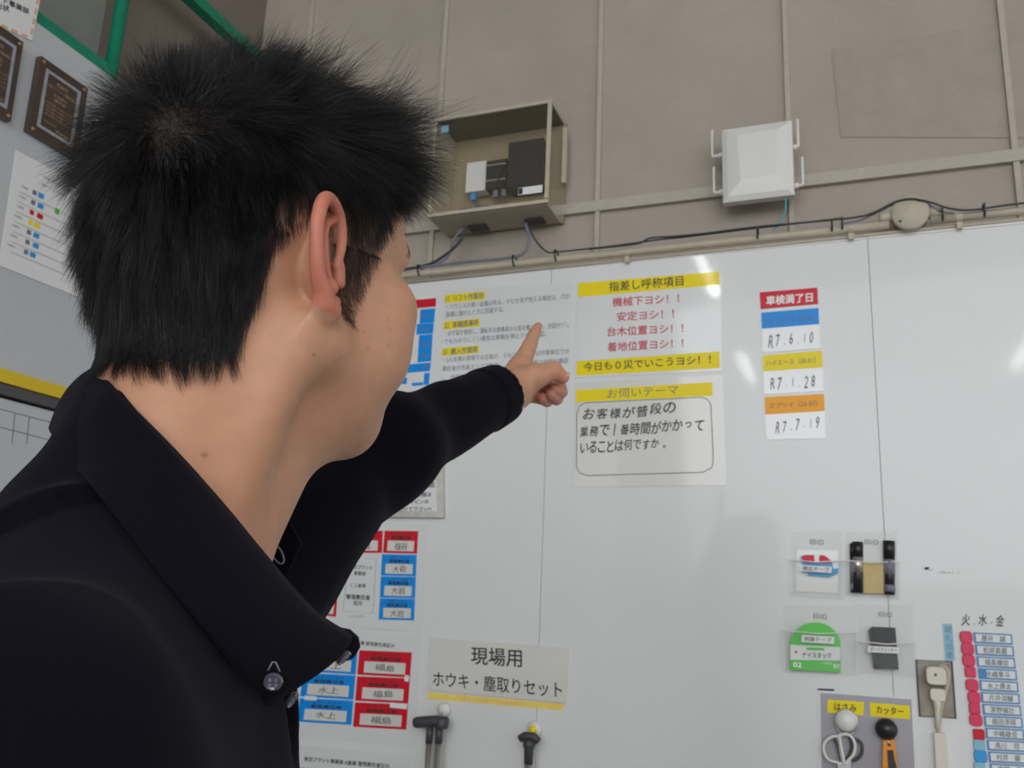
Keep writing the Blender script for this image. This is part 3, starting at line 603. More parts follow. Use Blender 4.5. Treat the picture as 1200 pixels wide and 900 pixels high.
MB().prism(lp([(600, 595), (640, 592), (655, 700), (655, 760), (610, 760)], .0175), (0, -.003, 0)).build('slider', M['bplastic'], ct)
MB().prism(lp([(570, 720), (590, 720), (600, 1140), (590, 1140)], .0172), (0, -.002, 0)).prism(lp([(645, 640), (668, 720), (682, 1100), (668, 1100)], .0172), (0, -.002, 0)).build('blade_rail', M['bplastic'], ct)
MB().lathe(W(*T([(612, 555)])[0], .017), (0, -1, 0), [(0, .0032), (.001, .0030)], 14).build('hang_hole', M['bplastic'], ct)
MB().tube(spline(lp([(560, 500), (580, 505), (600, 520), (615, 550)], .019), 4), .0012, 6).build('hook_wire', M['steel'], ct)

# ---------------------------------------------------------------- outlet, plugs, cord
O = lambda a: [(1060+x*.2887, 640+y*.2889) for x, y in a]
q = O([(47, 462), (192, 468), (208, 698), (62, 690)])
op = tag(slab('outlet_recess', q, .0012, M['plate'], None, .0005), 'stained grey outlet plate set in the board, dark edged, holding two plugs', 'outlet')
MB().tube([W(*p, .002) for p in q], .0016, 6, True).build('dark_edge', M['gplastic'], op)
def plug(c, w_, h_, label, m):
    p = W(*O([c])[0], .0); return tag(MB().lathe(p-[0, .002, 0], (0, -1, 0), [(0, w_*.9), (.006, w_), (.020, w_), (.024, w_*.85)], 4).build('power_plug', m), label, 'plug', 'plugs in the outlet')
def rplug(px, w_, h_, dep, m, label):
    p = W(*O([px])[0]); B = MB(); n = 20; R_ = []
    for (d, s) in ((.003, .94), (.006, 1), (dep-.003, 1), (dep, .93)):
        R_.append([p+np.array([s*w_*math.copysign(abs(math.cos(t))**.45, math.cos(t)), -d, s*h_*math.copysign(abs(math.sin(t))**.45, math.sin(t))]) for t in np.linspace(0, 2*math.pi, n, endpoint=False)])
    v = sum(R_, []); f = [(k*n+j, k*n+(j+1) % n, k*n+n+(j+1) % n, k*n+n+j) for k in range(3) for j in range(n)]+[list(range(n)), list(range(3*n, 4*n))]
    return tag(B.add(v, f).build('power_plug', m, None, False), label, 'plug', 'plugs in the outlet')
o = rplug((126, 524), .0165, .0155, .024, M['pplastic'], 'squarish beige plug, upper one in the outlet plate')
MB().lathe(W(*O([(126, 522)])[0], .0238), (0, -1, 0), [(0, .0025), (.001, .0022)], 10).build('screw', M['gplastic'], o)
o = rplug((132, 600), .0125, .0105, .022, M['pplastic'], 'smaller tan plug below the squarish plug in the outlet plate')
MB().tube(lp2 := [W(*O([p])[0], d) for p, d in (((130, 612), .014), ((134, 650), .013), ((134, 690), .010), ((134, 740), .008))], [.0085, .006, .0045, .004], 10).build('cord_sleeve', M['pplastic'], o, True)
tag(MB().tube(spline([W(*O([p])[0], d) for p, d in (((140, 488), .020), ((165, 492), .022), ((178, 520), .020), ((170, 580), .018), ((152, 650), .014), ((142, 700), .010), ((138, 760), .008))], 6), .0034, 8).build('flat_cable', M['conduit'], None, True), 'greyish flat cord looping from the upper plug down into the trunking', 'cable')
tag(MB().prism([W(*p) for p in O([(118, 754), (164, 756), (178, 900), (182, 990), (132, 990)])], (0, -.012, 0)).build('cable_trunking', M['pplastic']), 'cream plastic cable trunking running down below the outlet', 'trunking')

# ---------------------------------------------------------------- duty roster at right
o = tag(slab('duty_label', O([(155, 314), (193, 316), (205, 464), (166, 464)]), .001, M['lblue'], None, .0005), 'upright light-blue magnet label with four characters, above the outlet', 'label')
for i, ch in enumerate('朝礼当番'):
    x, y = O([(176+2.5*i, 338+34*i)])[0]; lettering(o, [(ch, x-4, y, x+4, y+.3, 8)], M['gcable'], .0018)
o = lettering(None, [('火.水.金', 1127, 726, 1177, 727, 13, .008, 1)], M['black'], .0006, name='handwriting'); tag(o, 'black handwritten characters on the board above the name cards', 'handwriting')
sm = MB(); 
for k in range(26):
    t = random.random(); x = 1078+t*50; y = 664+7*math.sin(t*2)+random.uniform(-1.2, 1.2); s = random.uniform(.4, 1.6)*(1.3 if t < .25 else .7)
    sm.prism([W(x-s*1.8, y), W(x, y-s*.5), W(x+s*1.8, y), W(x, y+s*.5)], (0, -.0004, 0))
tag(sm.build('ink_smear', M['grey_ink']), 'faint smear of half-erased black ink right of the pockets', 'smear')
NM = ['藤井　誠', '松原真義', '福島廣信', '水嶋隼斗', '水上勇太', '片井涼輔', '茅野禎壮', '堀田浮瑛', '中嶋雄吾', '鳥川　司', '村井　肇', '高野　守']
ORD = ['first', 'second', 'third', 'fourth', 'fifth', 'sixth', 'seventh', 'eighth', 'ninth', 'tenth', 'eleventh', 'twelfth']
magc = [((1132, 746.5), 'pink', 1), ((1133.7, 760.2), 'pink', 1), ((1135, 773.7), 'pink', 1), ((1137, 787.5), 'pink', 0), ((1139, 802.5), 'pink', 1), ((1141.3, 817.3), 'pink', 1),
        ((1142, 830), 'pink', 0), ((1143.5, 843.5), 'pink', 1), ((1147, 860.5), 'red', 0), ((1147.6, 873), 'lblue', 0), ((1149, 886), 'mblue', 1), ((1148, 899.5), 'lblue', 0)]
for i in range(12):
    x, y = 1140.6+1.73*i, 741+13.95*i; dx = 5 if i == 3 else 0
    q = [(x, y), (x+45, y+2.3), (x+46.2, y+14.6), (x+1.2, y+12.4)]
    o = tag(slab('name_card', q, .0014, M['cardblue'], None, .0005), 'blue-edged white name card, %s from the top of the roster column' % ORD[i], 'name card', 'name cards of the duty roster')
    slab('white_field', sub(q, .05+dx/30, .13, .96, .86), .0004, M['paper'], o, .0020)
    l, r_ = bilerp(q, .2, .5), bilerp(q, .82, .5); lettering(o, [(NM[i], *l, *r_, 7.6, .008)], M['grey_ink'], .0028)
    (mx, my), mm, rd = magc[i]; c = W(mx, my); r0 = 6.2/FPX*1.76; n = 20; e = .62 if rd else .3
    cn = {'pink': 'crimson', 'red': 'red', 'lblue': 'light-blue', 'mblue': 'blue'}[mm]
    if not rd: r0 *= .86
    prof = [[c+np.array([s*r0*math.copysign(abs(math.cos(t))**e, math.cos(t)), -d, s*r0*math.copysign(abs(math.sin(t))**e, math.sin(t))]) for t in np.linspace(0, 2*math.pi, n, endpoint=False)] for d, s in ((.0005, 1), (.0035, 1), (.0045, .9))]
    v = sum(prof, []); f = [(k*n+j, k*n+(j+1) % n, k*n+n+(j+1) % n, k*n+n+j) for k in range(2) for j in range(n)]+[list(range(n))[::-1], list(range(2*n, 3*n))]
    tag(mesh('small_magnet', v, f, M[mm]), '%s %s magnet beside the %s name card from the top' % (cn, 'rounded' if rd else 'square', ORD[i]), 'magnet', 'small magnets beside the name cards')

# ---------------------------------------------------------------- ceiling tube lights of the room, behind the photographer
M['tube'] = mat('lit_fluorescent_tube', (1, 1, 1), .4, emit=((.95, 1, .97), 60))
for i, (x, y) in enumerate(((-1.05, -3.1), (-1.08, -6.2), (1.6, -3.1), (1.6, -6.2))):
    o = tag(MB().box((x, y, 4.10), (.10, 1.25, .05)).build('tube_light', M['wplastic']), 'white tube light fixture under the ceiling, %s row, %s' % (('left', 'right')[i//2], ('nearer the boards', 'farther back')[i % 2]), 'ceiling light', 'tube lights')
    MB().tube([(x, y-.58, 4.055), (x, y+.58, 4.055)], .016, 12).build('tube', M['tube'], o, True)
    for s in (-.5, .5): MB().tube([(x, y+s, 4.12), (x, y+s, 4.5)], .006, 6).build('hanger', M['steel'], o)
# ---------------------------------------------------------------- pose of the man (pixel, depth)
HEAD_YAW, HEAD_PITCH, HEAD_ROLL = 16, 10, 1
EAR_PX, EAR_Z = (402, 324), .515
NECK_PX, NECK_Z = (172, 660), .48
TORSO_YAW = 60; EAR_OUT = 33
SH_L = np.array([-.155, .0, -.072])
ELBOW = (430, 533, .86); WRIST = (582, 463, 1.03); CUFF_PX = (585, 464, 1.035)
SKIN = (.56, .295, .18)
COL_FOLD = [(98, 452, .545), (107, 433, .512), (128, 448, .468), (150, 472, .450), (207, 530, .438), (263, 593, .432), (310, 650, .428), (366, 714, .435), (412, 745, .45)]
COL_OUTER = [(60, 498, .545), (60, 506, .505), (84, 540, .450), (110, 573, .412), (150, 622, .388), (195, 680, .372), (240, 735, .366), (280, 786, .372), (314, 827, .390)]
SEAM = (-.028, -1.3)
# ================================================================ the young man
def ramp(x, a, b): return np.clip((x-a)/(b-a), 0, 1)
def V3(*a): return np.array(a, np.float64)
def smin(a, b, k):
    h = np.clip(.5+.5*(b-a)/k, 0, 1); return b*(1-h)+a*h-k*h*(1-h)
def smax(a, b, k): return -smin(-a, -b, k)
def sph(p, c, r): return np.linalg.norm(p-np.array(c), axis=1)-r
def ell(p, c, r, R=None):
    q = p-np.array(c)
    if R is not None: q = q@R
    r = np.array(r, float); k0 = np.linalg.norm(q/r, axis=1); k1 = np.linalg.norm(q/r**2, axis=1)+1e-9
    return k0*(k0-1)/k1
def cap(p, a, b, ra, rb=None):
    a = np.array(a, float); b = np.array(b, float); rb = ra if rb is None else rb
    ab = b-a; t = np.clip(((p-a)@ab)/(ab@ab), 0, 1)
    return np.linalg.norm(p-a-t[:, None]*ab, axis=1)-(ra+(rb-ra)*t)
def chain(p, pts, rs, k=.0):
    d = None
    for i in range(len(pts)-1):
        e = cap(p, pts[i], pts[i+1], rs[i], rs[i+1]); d = e if d is None else (smin(d, e, k) if k else np.minimum(d, e))
    return d
def rbox(p, c, h, r, R=None):
    q = p-np.array(c)
    if R is not None: q = q@R
    q = np.abs(q)-(np.array(h)-r); return np.linalg.norm(np.maximum(q, 0), axis=1)+np.minimum(q.max(1), 0)-r

def axis_grid(lo, hi, coarse, fine):                                 # fine: list of (a, b, step)
    xs = [lo]
    while xs[-1] < hi:
        s = coarse
        for a, b, st in fine:
            if a <= xs[-1] <= b: s = min(s, st)
            elif xs[-1] < a: s = min(s, max(st, (a-xs[-1])*.5+st*.5))
        xs.append(xs[-1]+s)
    return np.array(xs)
def surface_nets(f, gx, gy, gz, B=8):
    def pad(g):
        n = (-(len(g)-1)) % B; st = g[-1]-g[-2]
        return np.concatenate([g, g[-1]+st*np.arange(1, n+1)])
    gx, gy, gz = pad(gx), pad(gy), pad(gz); nx, ny, nz = len(gx), len(gy), len(gz)
    A = np.full((nx, ny, nz), 1.0, np.float32)
    bx, by, bz = (nx-1)//B, (ny-1)//B, (nz-1)//B
    ci = [g[:-1].reshape(-1, B)[:, 0] for g in (gx, gy, gz)]; ce = [g[B::B] for g in (gx, gy, gz)]
    cx, cy, cz = [(a+b)/2 for a, b in zip(ci, ce)]; hx, hy, hz = [(b-a)/2 for a, b in zip(ci, ce)]
    X, Y, Z = np.meshgrid(cx, cy, cz, indexing='ij'); HX, HY, HZ = np.meshgrid(hx, hy, hz, indexing='ij')
    ctr = np.stack([X, Y, Z], -1).reshape(-1, 3); hd = np.sqrt(HX**2+HY**2+HZ**2).reshape(-1)
    d = np.concatenate([f(ctr[i:i+200000]) for i in range(0, len(ctr), 200000)])
    act = np.abs(d) < hd*1.25+.004
    inside = (d < 0).reshape(bx, by, bz)
    A[:-1, :-1, :-1] = np.where(np.repeat(np.repeat(np.repeat(inside, B, 0), B, 1), B, 2), -1, 1)
    ids = np.argwhere(act.reshape(bx, by, bz)); o = np.arange(B+1)
    OX, OY, OZ = np.meshgrid(o, o, o, indexing='ij'); OX, OY, OZ = OX.ravel(), OY.ravel(), OZ.ravel()
    for s in range(0, len(ids), 400):
        q = ids[s:s+400]*B
        I = (q[:, 0:1]+OX).ravel(); J = (q[:, 1:2]+OY).ravel(); K_ = (q[:, 2:3]+OZ).ravel()
        A[I, J, K_] = f(np.stack([gx[I], gy[J], gz[K_]], 1))
    ins = A < 0
    c = ins[:-1, :-1, :-1].astype(np.int8)
    cnt = np.zeros((nx-1, ny-1, nz-1), np.int8)
    for a in (0, 1):
        for b in (0, 1):
            for e in (0, 1): cnt += ins[a:nx-1+a, b:ny-1+b, e:nz-1+e]
    cells = np.argwhere((cnt > 0) & (cnt < 8)); n = len(cells)
    idx = np.full(cnt.shape, -1, np.int32); idx[tuple(cells.T)] = np.arange(n)
    G = (gx, gy, gz); acc = np.zeros((n, 3)); num = np.zeros(n)
    corners = [(a, b, e) for a in (0, 1) for b in (0, 1) for e in (0, 1)]
    for u in corners:
        for ax in range(3):
            if u[ax]: continue
            v = list(u); v[ax] = 1
            i0 = cells+np.array(u); i1 = cells+np.array(v)
            f0 = A[tuple(i0.T)]; f1 = A[tuple(i1.T)]; m = (f0 < 0) != (f1 < 0)
            t = np.where(m, f0/(f0-f1+1e-20), 0)
            p0 = np.stack([G[k][i0[:, k]] for k in range(3)], 1); p1 = np.stack([G[k][i1[:, k]] for k in range(3)], 1)
            acc += np.where(m[:, None], p0+(p1-p0)*t[:, None], 0); num += m
    V = acc/num[:, None]
    F_ = []
    for ax in range(3):
        sl0 = [slice(None)]*3; sl1 = [slice(None)]*3; sl0[ax] = slice(0, -1); sl1[ax] = slice(1, None)
        a = ins[tuple(sl0)]; b = ins[tuple(sl1)]; e = np.argwhere(a != b)
        b1, b2 = [(1, 2), (2, 0), (0, 1)][ax]
        e = e[(e[:, b1] > 0) & (e[:, b2] > 0) & (e[:, b1] < cnt.shape[b1]) & (e[:, b2] < cnt.shape[b2])]
        flip = a[tuple(e.T)]
        def at(d1, d2):
            q = e.copy(); q[:, b1] -= d1; q[:, b2] -= d2; return idx[tuple(q.T)]
        Q = np.stack([at(1, 1), at(0, 1), at(0, 0), at(1, 0)], 1)
        Q[~flip] = Q[~flip][:, ::-1]; F_.append(Q)
    F_ = np.concatenate(F_); F_ = F_[(F_ >= 0).all(1)]
    for _ in range(2):                                              # pull the vertices onto the surface
        g, dd = grad(f, V); st = np.clip(dd, -.002, .002); V = V-g*st[:, None]
    return V, F_
def grad(f, V, h=.0006):
    d0 = f(V); g = np.stack([f(V+np.eye(3)[k]*h)-d0 for k in range(3)], 1)/h
    return g/(np.linalg.norm(g, axis=1)[:, None]+1e-9), d0
def fast_mesh(name, V, Fq, m, parent, smooth=True, loc=None):
    loc = V.mean(0) if loc is None else loc
    me = bpy.data.meshes.new(name); me.vertices.add(len(V)); me.vertices.foreach_set('co', (V-loc).astype(np.float32).ravel())
    me.loops.add(Fq.size); me.loops.foreach_set('vertex_index', Fq.astype(np.int32).ravel())
    me.polygons.add(len(Fq)); me.polygons.foreach_set('loop_start', np.arange(0, Fq.size, 4, dtype=np.int32))
    me.update(calc_edges=True); me.polygons.foreach_set('use_smooth', np.ones(len(Fq), bool)*smooth)
    me.materials.append(m); me.update(); return finish(bpy.data.objects.new(name, me), loc, parent)
def vnoise(p, seed, s):                                             # smooth lattice noise, vectorised
    q = p*s+seed*17.3; i = np.floor(q).astype(np.int64); f_ = q-i; f_ = f_*f_*(3-2*f_); out = 0
    for a in (0, 1):
        for b in (0, 1):
            for c in (0, 1):
                h = (i[:, 0]+a)*73856093 ^ (i[:, 1]+b)*19349663 ^ (i[:, 2]+c)*83492791
                h = ((h ^ (h >> 13))*1274126177) & 0xffffffff
                wgt = (f_[:, 0] if a else 1-f_[:, 0])*(f_[:, 1] if b else 1-f_[:, 1])*(f_[:, 2] if c else 1-f_[:, 2])
                out = out+wgt*(h/4294967295.0*2-1)
    return out

def frame(yaw, pitch=0, roll=0):                                    # columns: right, forward, up
    y, p_, r_ = map(math.radians, (yaw, pitch, roll))
    f_ = V3(math.sin(y)*math.cos(p_), math.cos(y)*math.cos(p_), math.sin(p_)); rt = V3(math.cos(y), -math.sin(y), 0); up = np.cross(rt, f_)
    r2 = rt*math.cos(r_)+up*math.sin(r_); u2 = -rt*math.sin(r_)+up*math.cos(r_)
    return np.stack([r2, f_, u2], 1)
HR = frame(HEAD_YAW, HEAD_PITCH, HEAD_ROLL)
HC = P(*EAR_PX, EAR_Z)-HR@V3(.074, 0, 0)                            # head centre between the ears
TR = frame(TORSO_YAW, 0, 0); TC = P(*NECK_PX, NECK_Z)               # base of the neck
def toH(p): return (p-HC)@HR
def toT(p): return (p-TC)@TR
def fromT(*a): return TC+TR@V3(*a)
def fromH(*a): return HC+HR@V3(*a)

# ---- ear in pinna coordinates (s outwards-back, h up, t normal)
ea = math.radians(EAR_OUT)
EO = V3(.0705, -.004, .003)
er = math.radians(-5)
_h = V3(0, -math.sin(er), math.cos(er)); _q = V3(math.sin(ea), -math.cos(ea), 0); _q = _q-_h*(_q@_h); _q /= np.linalg.norm(_q)
_m = np.cross(_h, _q); _m = _m if _m[0] > 0 else -_m
EF = np.stack([_q, _h, _m], 1)
rim = spline([(.004, .002, .003), (.001, .014, .005), (.001, .026, .005), (.006, .036, .004), (.016, .041, .002), (.026, .038, .001), (.0325, .029, 0), (.0345, .016, -.001), (.033, .002, -.001), (.028, -.011, -.001), (.021, -.020, 0)], 3)
anti = spline([(.010, -.013, .002), (.019, -.007, .001), (.0235, .004, .001), (.0225, .016, 0), (.016, .026, .0), (.009, .030, .001)], 3)
def ear(pl): return _ear((pl-EO)@EF/EAR_S)*EAR_S
def _ear(p):
    s, h, t = p.T
    base = ell(p, (.014, .006, -.004), (.0215, .0345, .006))
    rho = ((s-.014)/.0205)**2+((h-.006)/.0335)**2
    t0 = -.0035-.004*np.clip(1-rho, 0, 1)
    sheet = np.maximum(np.abs(t-t0)-.0016, (np.sqrt(rho)-1)*.018)
    d = sheet
    d = smin(d, ell(p, (.007, .0, -.010), (.012, .019, .008)), .006)
    d = smax(d, -ell(p, (.0095, -.001, .003), (.0095, .0105, .0105)), .003)
    d = smin(d, chain(p, anti, [.0026]*len(anti)), .0035)
    rr = np.concatenate([np.linspace(.0024, .0042, 9), np.full(len(rim)-18, .0044), np.linspace(.0042, .0044, 9)])
    d = smin(d, chain(p, rim, rr), .0022)
    d = smin(d, chain(p, [(.022, -.017, 0), (.017, -.025, .0), (.010, -.0275, .001), (.004, -.021, .002)], [.0044, .0062, .0066, .004]), .004)
    d = smin(d, cap(p, (-.001, .003, .003), (.001, -.008, .004), .0042, .0040), .003)
    d = smin(d, sph(p, (.012, -.0145, .0025), .0042), .003)
    return d
EAR_S = .90
_ear0 = None
def near(fn, ctr, R):                                               # evaluate fn only near ctr, a bounding distance elsewhere
    def g(p, *a):
        dist = np.linalg.norm(p-np.array(ctr), axis=1)-R; k = dist < .05; out = dist.copy()
        if k.any(): out[k] = fn(p[k], *a)
        return out
    return g
def head_sdf(p):                                                    # p in head coordinates
    d = ell(p, (0, -.010, .046), (.0735, .087, .090))
    d = smin(d, ell(p, (0, .047, .055), (.062, .054, .062)), .03)
    d = smin(d, ell(p, (0, -.046, .0), (.052, .044, .055)), .03)
    d = smin(d, ell(p, (0, .040, -.022), (.059, .050, .062)), .02)
    x = np.abs(p[:, 0]); q = np.stack([x, p[:, 1], p[:, 2]], 1)
    d = smin(d, sph(q, (.048, .060, -.008), .020), .018)
    d = smin(d, sph(q, (.040, .048, -.038), .026), .02)
    d = smin(d, cap(q, (.055, -.004, -.038), (.014, .052, -.078), .018, .018), .022)
    d = smin(d, sph(p, (0, .062, -.076), .0185), .02)
    d = smin(d, ell(p, (0, .020, -.066), (.044, .048, .030)), .02)
    d = smin(d, cap(q, (.010, .088, .030), (.040, .081, .032), .009), .012)        # brow
    d = smax(d, -sph(q, (.031, .104, .014), .0165), .012)                           # eye socket
    d = smin(d, sph(q, (.031, .0765, .012), .0135), .004)                           # closed-over lid volume
    d = smin(d, cap(p, (0, .090, .020), (0, .109, -.026), .007, .0095), .010)       # nose
    d = smin(d, sph(q, (.0125, .097, -.031), .0075), .006)
    d = smax(d, -sph(q, (.0065, .106, -.040), .0036), .002)
    d = smin(d, cap(q, (0, .0945, -.0575), (.018, .085, -.060), .0055, .003), .006) # lips
    d = smin(d, cap(q, (0, .0925, -.0665), (.016, .084, -.064), .0062, .003), .006)
    d = smax(d, -cap(q, (0, .100, -.0615), (.022, .090, -.0615), .0012), .002)
    d = smax(d, -sph(q, (.083, .002, -.004), .012), .006)                           # concha hollow
    e = ear_n(q); d = smin(d, e, .004)
    return d
ear_n = near(ear, EO+EF@V3(.014, .005, 0), .045)
head_n = near(head_sdf, (0, 0, .01), .17)
# ---- left arm and pointing hand, world coordinates
SL = fromT(*SH_L); ELb = P(*ELBOW); WR = P(*WRIST)
hp = lambda *a: P(*a)
PALM_W = hp(588, 462, 1.035)
FING = {
 'index':  ([(609, 432, 1.085), (621, 404, 1.118), (626.5, 390.5, 1.140), (630.5, 382.5, 1.152)], [.0128, .0090, .0074, .0052]),
 'middle': ([(629, 442, 1.102), (654, 448, 1.115), (657, 459, 1.095), (651, 456, 1.078)], [.0112, .0092, .0082, .0072]),
 'ring':   ([(624, 452, 1.105), (648, 459, 1.118), (652, 467, 1.098), (646, 462, 1.078)], [.0108, .0088, .0080, .0072]),
 'little': ([(614, 461, 1.100), (635, 467, 1.112), (641, 470, 1.096), (635, 466, 1.080)], [.0098, .0076, .0070, .0062]),
}
THUMB = ([(601, 458, 1.045), (627, 441, 1.052), (648, 434, 1.062), (659, 442, 1.066)], [.0165, .0135, .0108, .0082])
def hand_sdf(p):
    palm = None
    for n_, (pts, rs) in FING.items():
        e = cap(p, PALM_W, hp(*pts[0]), .0165, rs[0]*1.15); palm = e if palm is None else smin(palm, e, .010)
    palm = smin(palm, cap(p, PALM_W, hp(604, 463, 1.075), .019, .016), .012)
    d = None
    for n_, (pts, rs) in FING.items():
        fd = chain(p, [hp(*q) for q in pts], rs, .002); e = smin(palm, fd, .007)
        d = e if d is None else np.minimum(d, e)
    tp = [hp(*q) for q in THUMB[0]]
    th = smin(cap(p, tp[0], tp[1], THUMB[1][0], THUMB[1][1]), chain(p, tp[1:], THUMB[1][1:], .003), .008)
    th = smin(th, cap(p, PALM_W, tp[0], .018, .016), .012)
    d = smin(d, smin(th, palm, .016), .0025)
    return d
hand_n = near(hand_sdf, hp(620, 445, 1.09), .11)
def torso_parts(p, g=0.0):                                          # p in torso coordinates; g = growth
    x = np.abs(p[:, 0]); q = np.stack([x, p[:, 1], p[:, 2]], 1)
    d = ell(p, (0, .0, -.22), (.155+g, .080+g, .21+g))
    d = smin(d, ell(p, (0, .0, -.42), (.140+g, .095+g, .20+g)), .06)
    d = smin(d, cap(p, (0, -.008, -.062), (.160, -.005, -.085), .060+g, .054+g), .05)
    d = smin(d, cap(p, (0, -.008, -.09), tuple(SH_L), .060+g, .052+g), .05)
    d = smin(d, cap(q, (0, -.028, .005), (.09, -.012, -.055), .040+g, .036+g), .04)
    return d
def arm_l(p, g=0.0):
    return smin(cap(p, SL, ELb, .050+g, .040+g), cap(p, ELb, WR, .040+g, .0265+g), .03)
RS = V3(.170, -.005, -.10); RE = V3(.215, -.045, -.36); RW = V3(.205, .03, -.60)
def arm_r(p, g=0.0): return smin(cap(p, RS, RE, .050+g, .038+g), cap(p, RE, RW, .038+g, .026+g), .03)
def legs(p, g=0.0, low=-1.29):
    x = np.abs(p[:, 0]); q = np.stack([x, p[:, 1], p[:, 2]], 1)
    d = ell(p, (0, -.01, -.60), (.150+g, .105+g, .13+g))
    d = smin(d, cap(q, (.085, 0, -.64), (.095, .01, -.98), .078+g, .055+g), .05)
    return smin(d, cap(q, (.095, .01, -.98), (.10, -.02, low), .055+g, .040+g), .03)
HINR = [TR.T@(HC-TC)]
N0 = fromH(0, -.036, -.045); N1 = fromT(0, -.012, -.01); ND = N0
HND_R = [V3(.20, .05, -.66)]
def skin_f(p):
    ph = toH(p); pt = toT(p)
    dh = head_n(ph)
    neck = cap(p, N0, N1, .0545, .0575)
    thr = cap(p, fromH(0, .005, -.085), fromT(0, .006, -.040), .030, .034)
    neck = smin(neck, thr, .03)
    d = smin(dh, neck, .022)
    d = smin(d, cap(p, fromH(.062, -.022, -.035), fromT(.022, .018, -.030), .009, .010), .022) # neck muscle on the near side
    d = smin(d, torso_parts(pt), .035)
    d = smin(d, arm_l(p), .02)
    hd = hand_n(p)
    d = smin(d, smin(hd, cap(p, ELb+(WR-ELb)*.6, WR, .030, .0262), .012), .004)
    d = smin(d, arm_r(pt), .03)
    d = smin(d, hand_r(pt), .01)
    return smin(d, legs(pt), .05)
def hand_r(pt):
    hr = cap(pt, RW, RW+V3(0, .015, -.07), .026, .030)
    for k in range(4): hr = smin(hr, chain(pt, [RW+V3(0, -.012+.018*k, -.07), RW+V3(-.012, -.010+.019*k, -.115), RW+V3(-.028, -.008+.018*k, -.150+.006*abs(k-2))], [.011, .0095, .008]), .004)
    hr = smin(hr, chain(pt, [RW+V3(0, .02, -.03), RW+V3(-.01, .048, -.075), RW+V3(-.02, .050, -.105)], [.014, .011, .009]), .006)
    return hr
hand_r = near(hand_r, RW+V3(0, 0, -.08), .11)

lo = np.minimum(TC+[-.55, -.5, 0], WR-.1); hi = np.maximum(TC+[.5, .45, 0], hp(630, 385, 1.17)+.05)
hc = HC; hbx = [(HC[0]-.125, HC[0]+.125), (HC[1]-.14, HC[1]+.14), (HC[2]-.155, HC[2]+.14)]
pts_h = np.array([hp(*q) for n_ in FING for q in FING[n_][0]]+[PALM_W, WR]); hb = [(pts_h[:, k].min()-.02, pts_h[:, k].max()+.02) for k in range(3)]
gr = [axis_grid(lo[k], hi[k], .009, [(*hbx[k], .0019), (*hb[k], .0016)]) for k in range(2)]
gz = axis_grid(.0, max(HC[2]+.15, hb[2][1]+.01), .012, [(*hbx[2], .0019), (*hb[2], .0016), (TC[2]-.1, HC[2]-.1, .004)])
man = empty('person', (TC[0], TC[1], 0.0))
tag(man, 'person with short black hair in a black collared shirt, pointing at the notices', 'person')
import time; t0 = time.time()
SV, SF = surface_nets(skin_f, gr[0], gr[1], gz)
print('skin', len(SV), time.time()-t0)

def mat_skin():
    m = bpy.data.materials.new('skin'); m.use_nodes = True; nt = m.node_tree; b = nt.nodes['Principled BSDF']
    at = nt.nodes.new('ShaderNodeVertexColor'); at.layer_name = 'tint'
    n = nt.nodes.new('ShaderNodeTexNoise'); n.inputs['Scale'].default_value = 90; n.inputs['Detail'].default_value = 5
    tc = nt.nodes.new('ShaderNodeTexCoord'); nt.links.new(tc.outputs['Object'], n.inputs['Vector'])
    mr = nt.nodes.new('ShaderNodeMapRange'); mr.inputs[3].default_value = .86; mr.inputs[4].default_value = 1.12; nt.links.new(n.outputs['Fac'], mr.inputs[0])
    mx = nt.nodes.new('ShaderNodeMix'); mx.data_type = 'RGBA'; mx.blend_type = 'MULTIPLY'; mx.inputs[0].default_value = 1
    nt.links.new(at.outputs[0], mx.inputs[6]); nt.links.new(mr.outputs[0], mx.inputs[7]); nt.links.new(mx.outputs[2], b.inputs['Base Color'])
    b.inputs['Roughness'].default_value = .5; b.inputs['Specular IOR Level'].default_value = .4
    b.inputs['Subsurface Weight'].default_value = .25; b.inputs['Subsurface Radius'].default_value = (1, .35, .18); b.inputs['Subsurface Scale'].default_value = .006
    n2 = nt.nodes.new('ShaderNodeTexNoise'); n2.inputs['Scale'].default_value = 900; n2.inputs['Detail'].default_value = 3; nt.links.new(tc.outputs['Object'], n2.inputs['Vector'])
    bp = nt.nodes.new('ShaderNodeBump'); bp.inputs['Strength'].default_value = .22; bp.inputs['Distance'].default_value = .0006
    nt.links.new(n2.outputs['Fac'], bp.inputs['Height']); nt.links.new(bp.outputs[0], b.inputs['Normal']); return m
M['skin'] = mat_skin()
# hairline: height below which there is no hair, by angle round the head (0 = front, 180 = back)
HA = np.array([0, 30, 42, 50, 58, 66, 80, 88, 100, 112, 122, 134, 150, 180.])
HZ = np.array([.082, .080, .062, .024, -.006, -.024, -.008, .022, .034, .022, -.014, -.036, -.043, -.040])
def hair_edge(ph):
    a = np.degrees(np.arctan2(np.abs(ph[:, 0]), ph[:, 1]+.012)); return ph[:, 2]-np.interp(a, HA, HZ), a
PH = toH(SV); he, ha = hair_edge(PH)
eard = ear(np.stack([np.abs(PH[:, 0]), PH[:, 1], PH[:, 2]], 1))
near_ear = (eard < .0012) & (np.abs(PH[:, 0]) > .071)
col = np.tile(V3(*SKIN), (len(SV), 1))
nz = vnoise(SV, 3, 60)
def blend(mask, c):
    global col
    col = col*(1-mask[:, None])+np.array(c)*mask[:, None]
back = ramp(-PH[:, 1], .0, .08)*ramp(-PH[:, 2], .0, .06); blend(.35*back*(PH[:, 2] > -.2), (.50, .21, .10))
blend(.75*np.clip(near_ear*ramp(np.abs(PH[:, 0]), .070, .078), 0, 1), (.58, .17, .12))
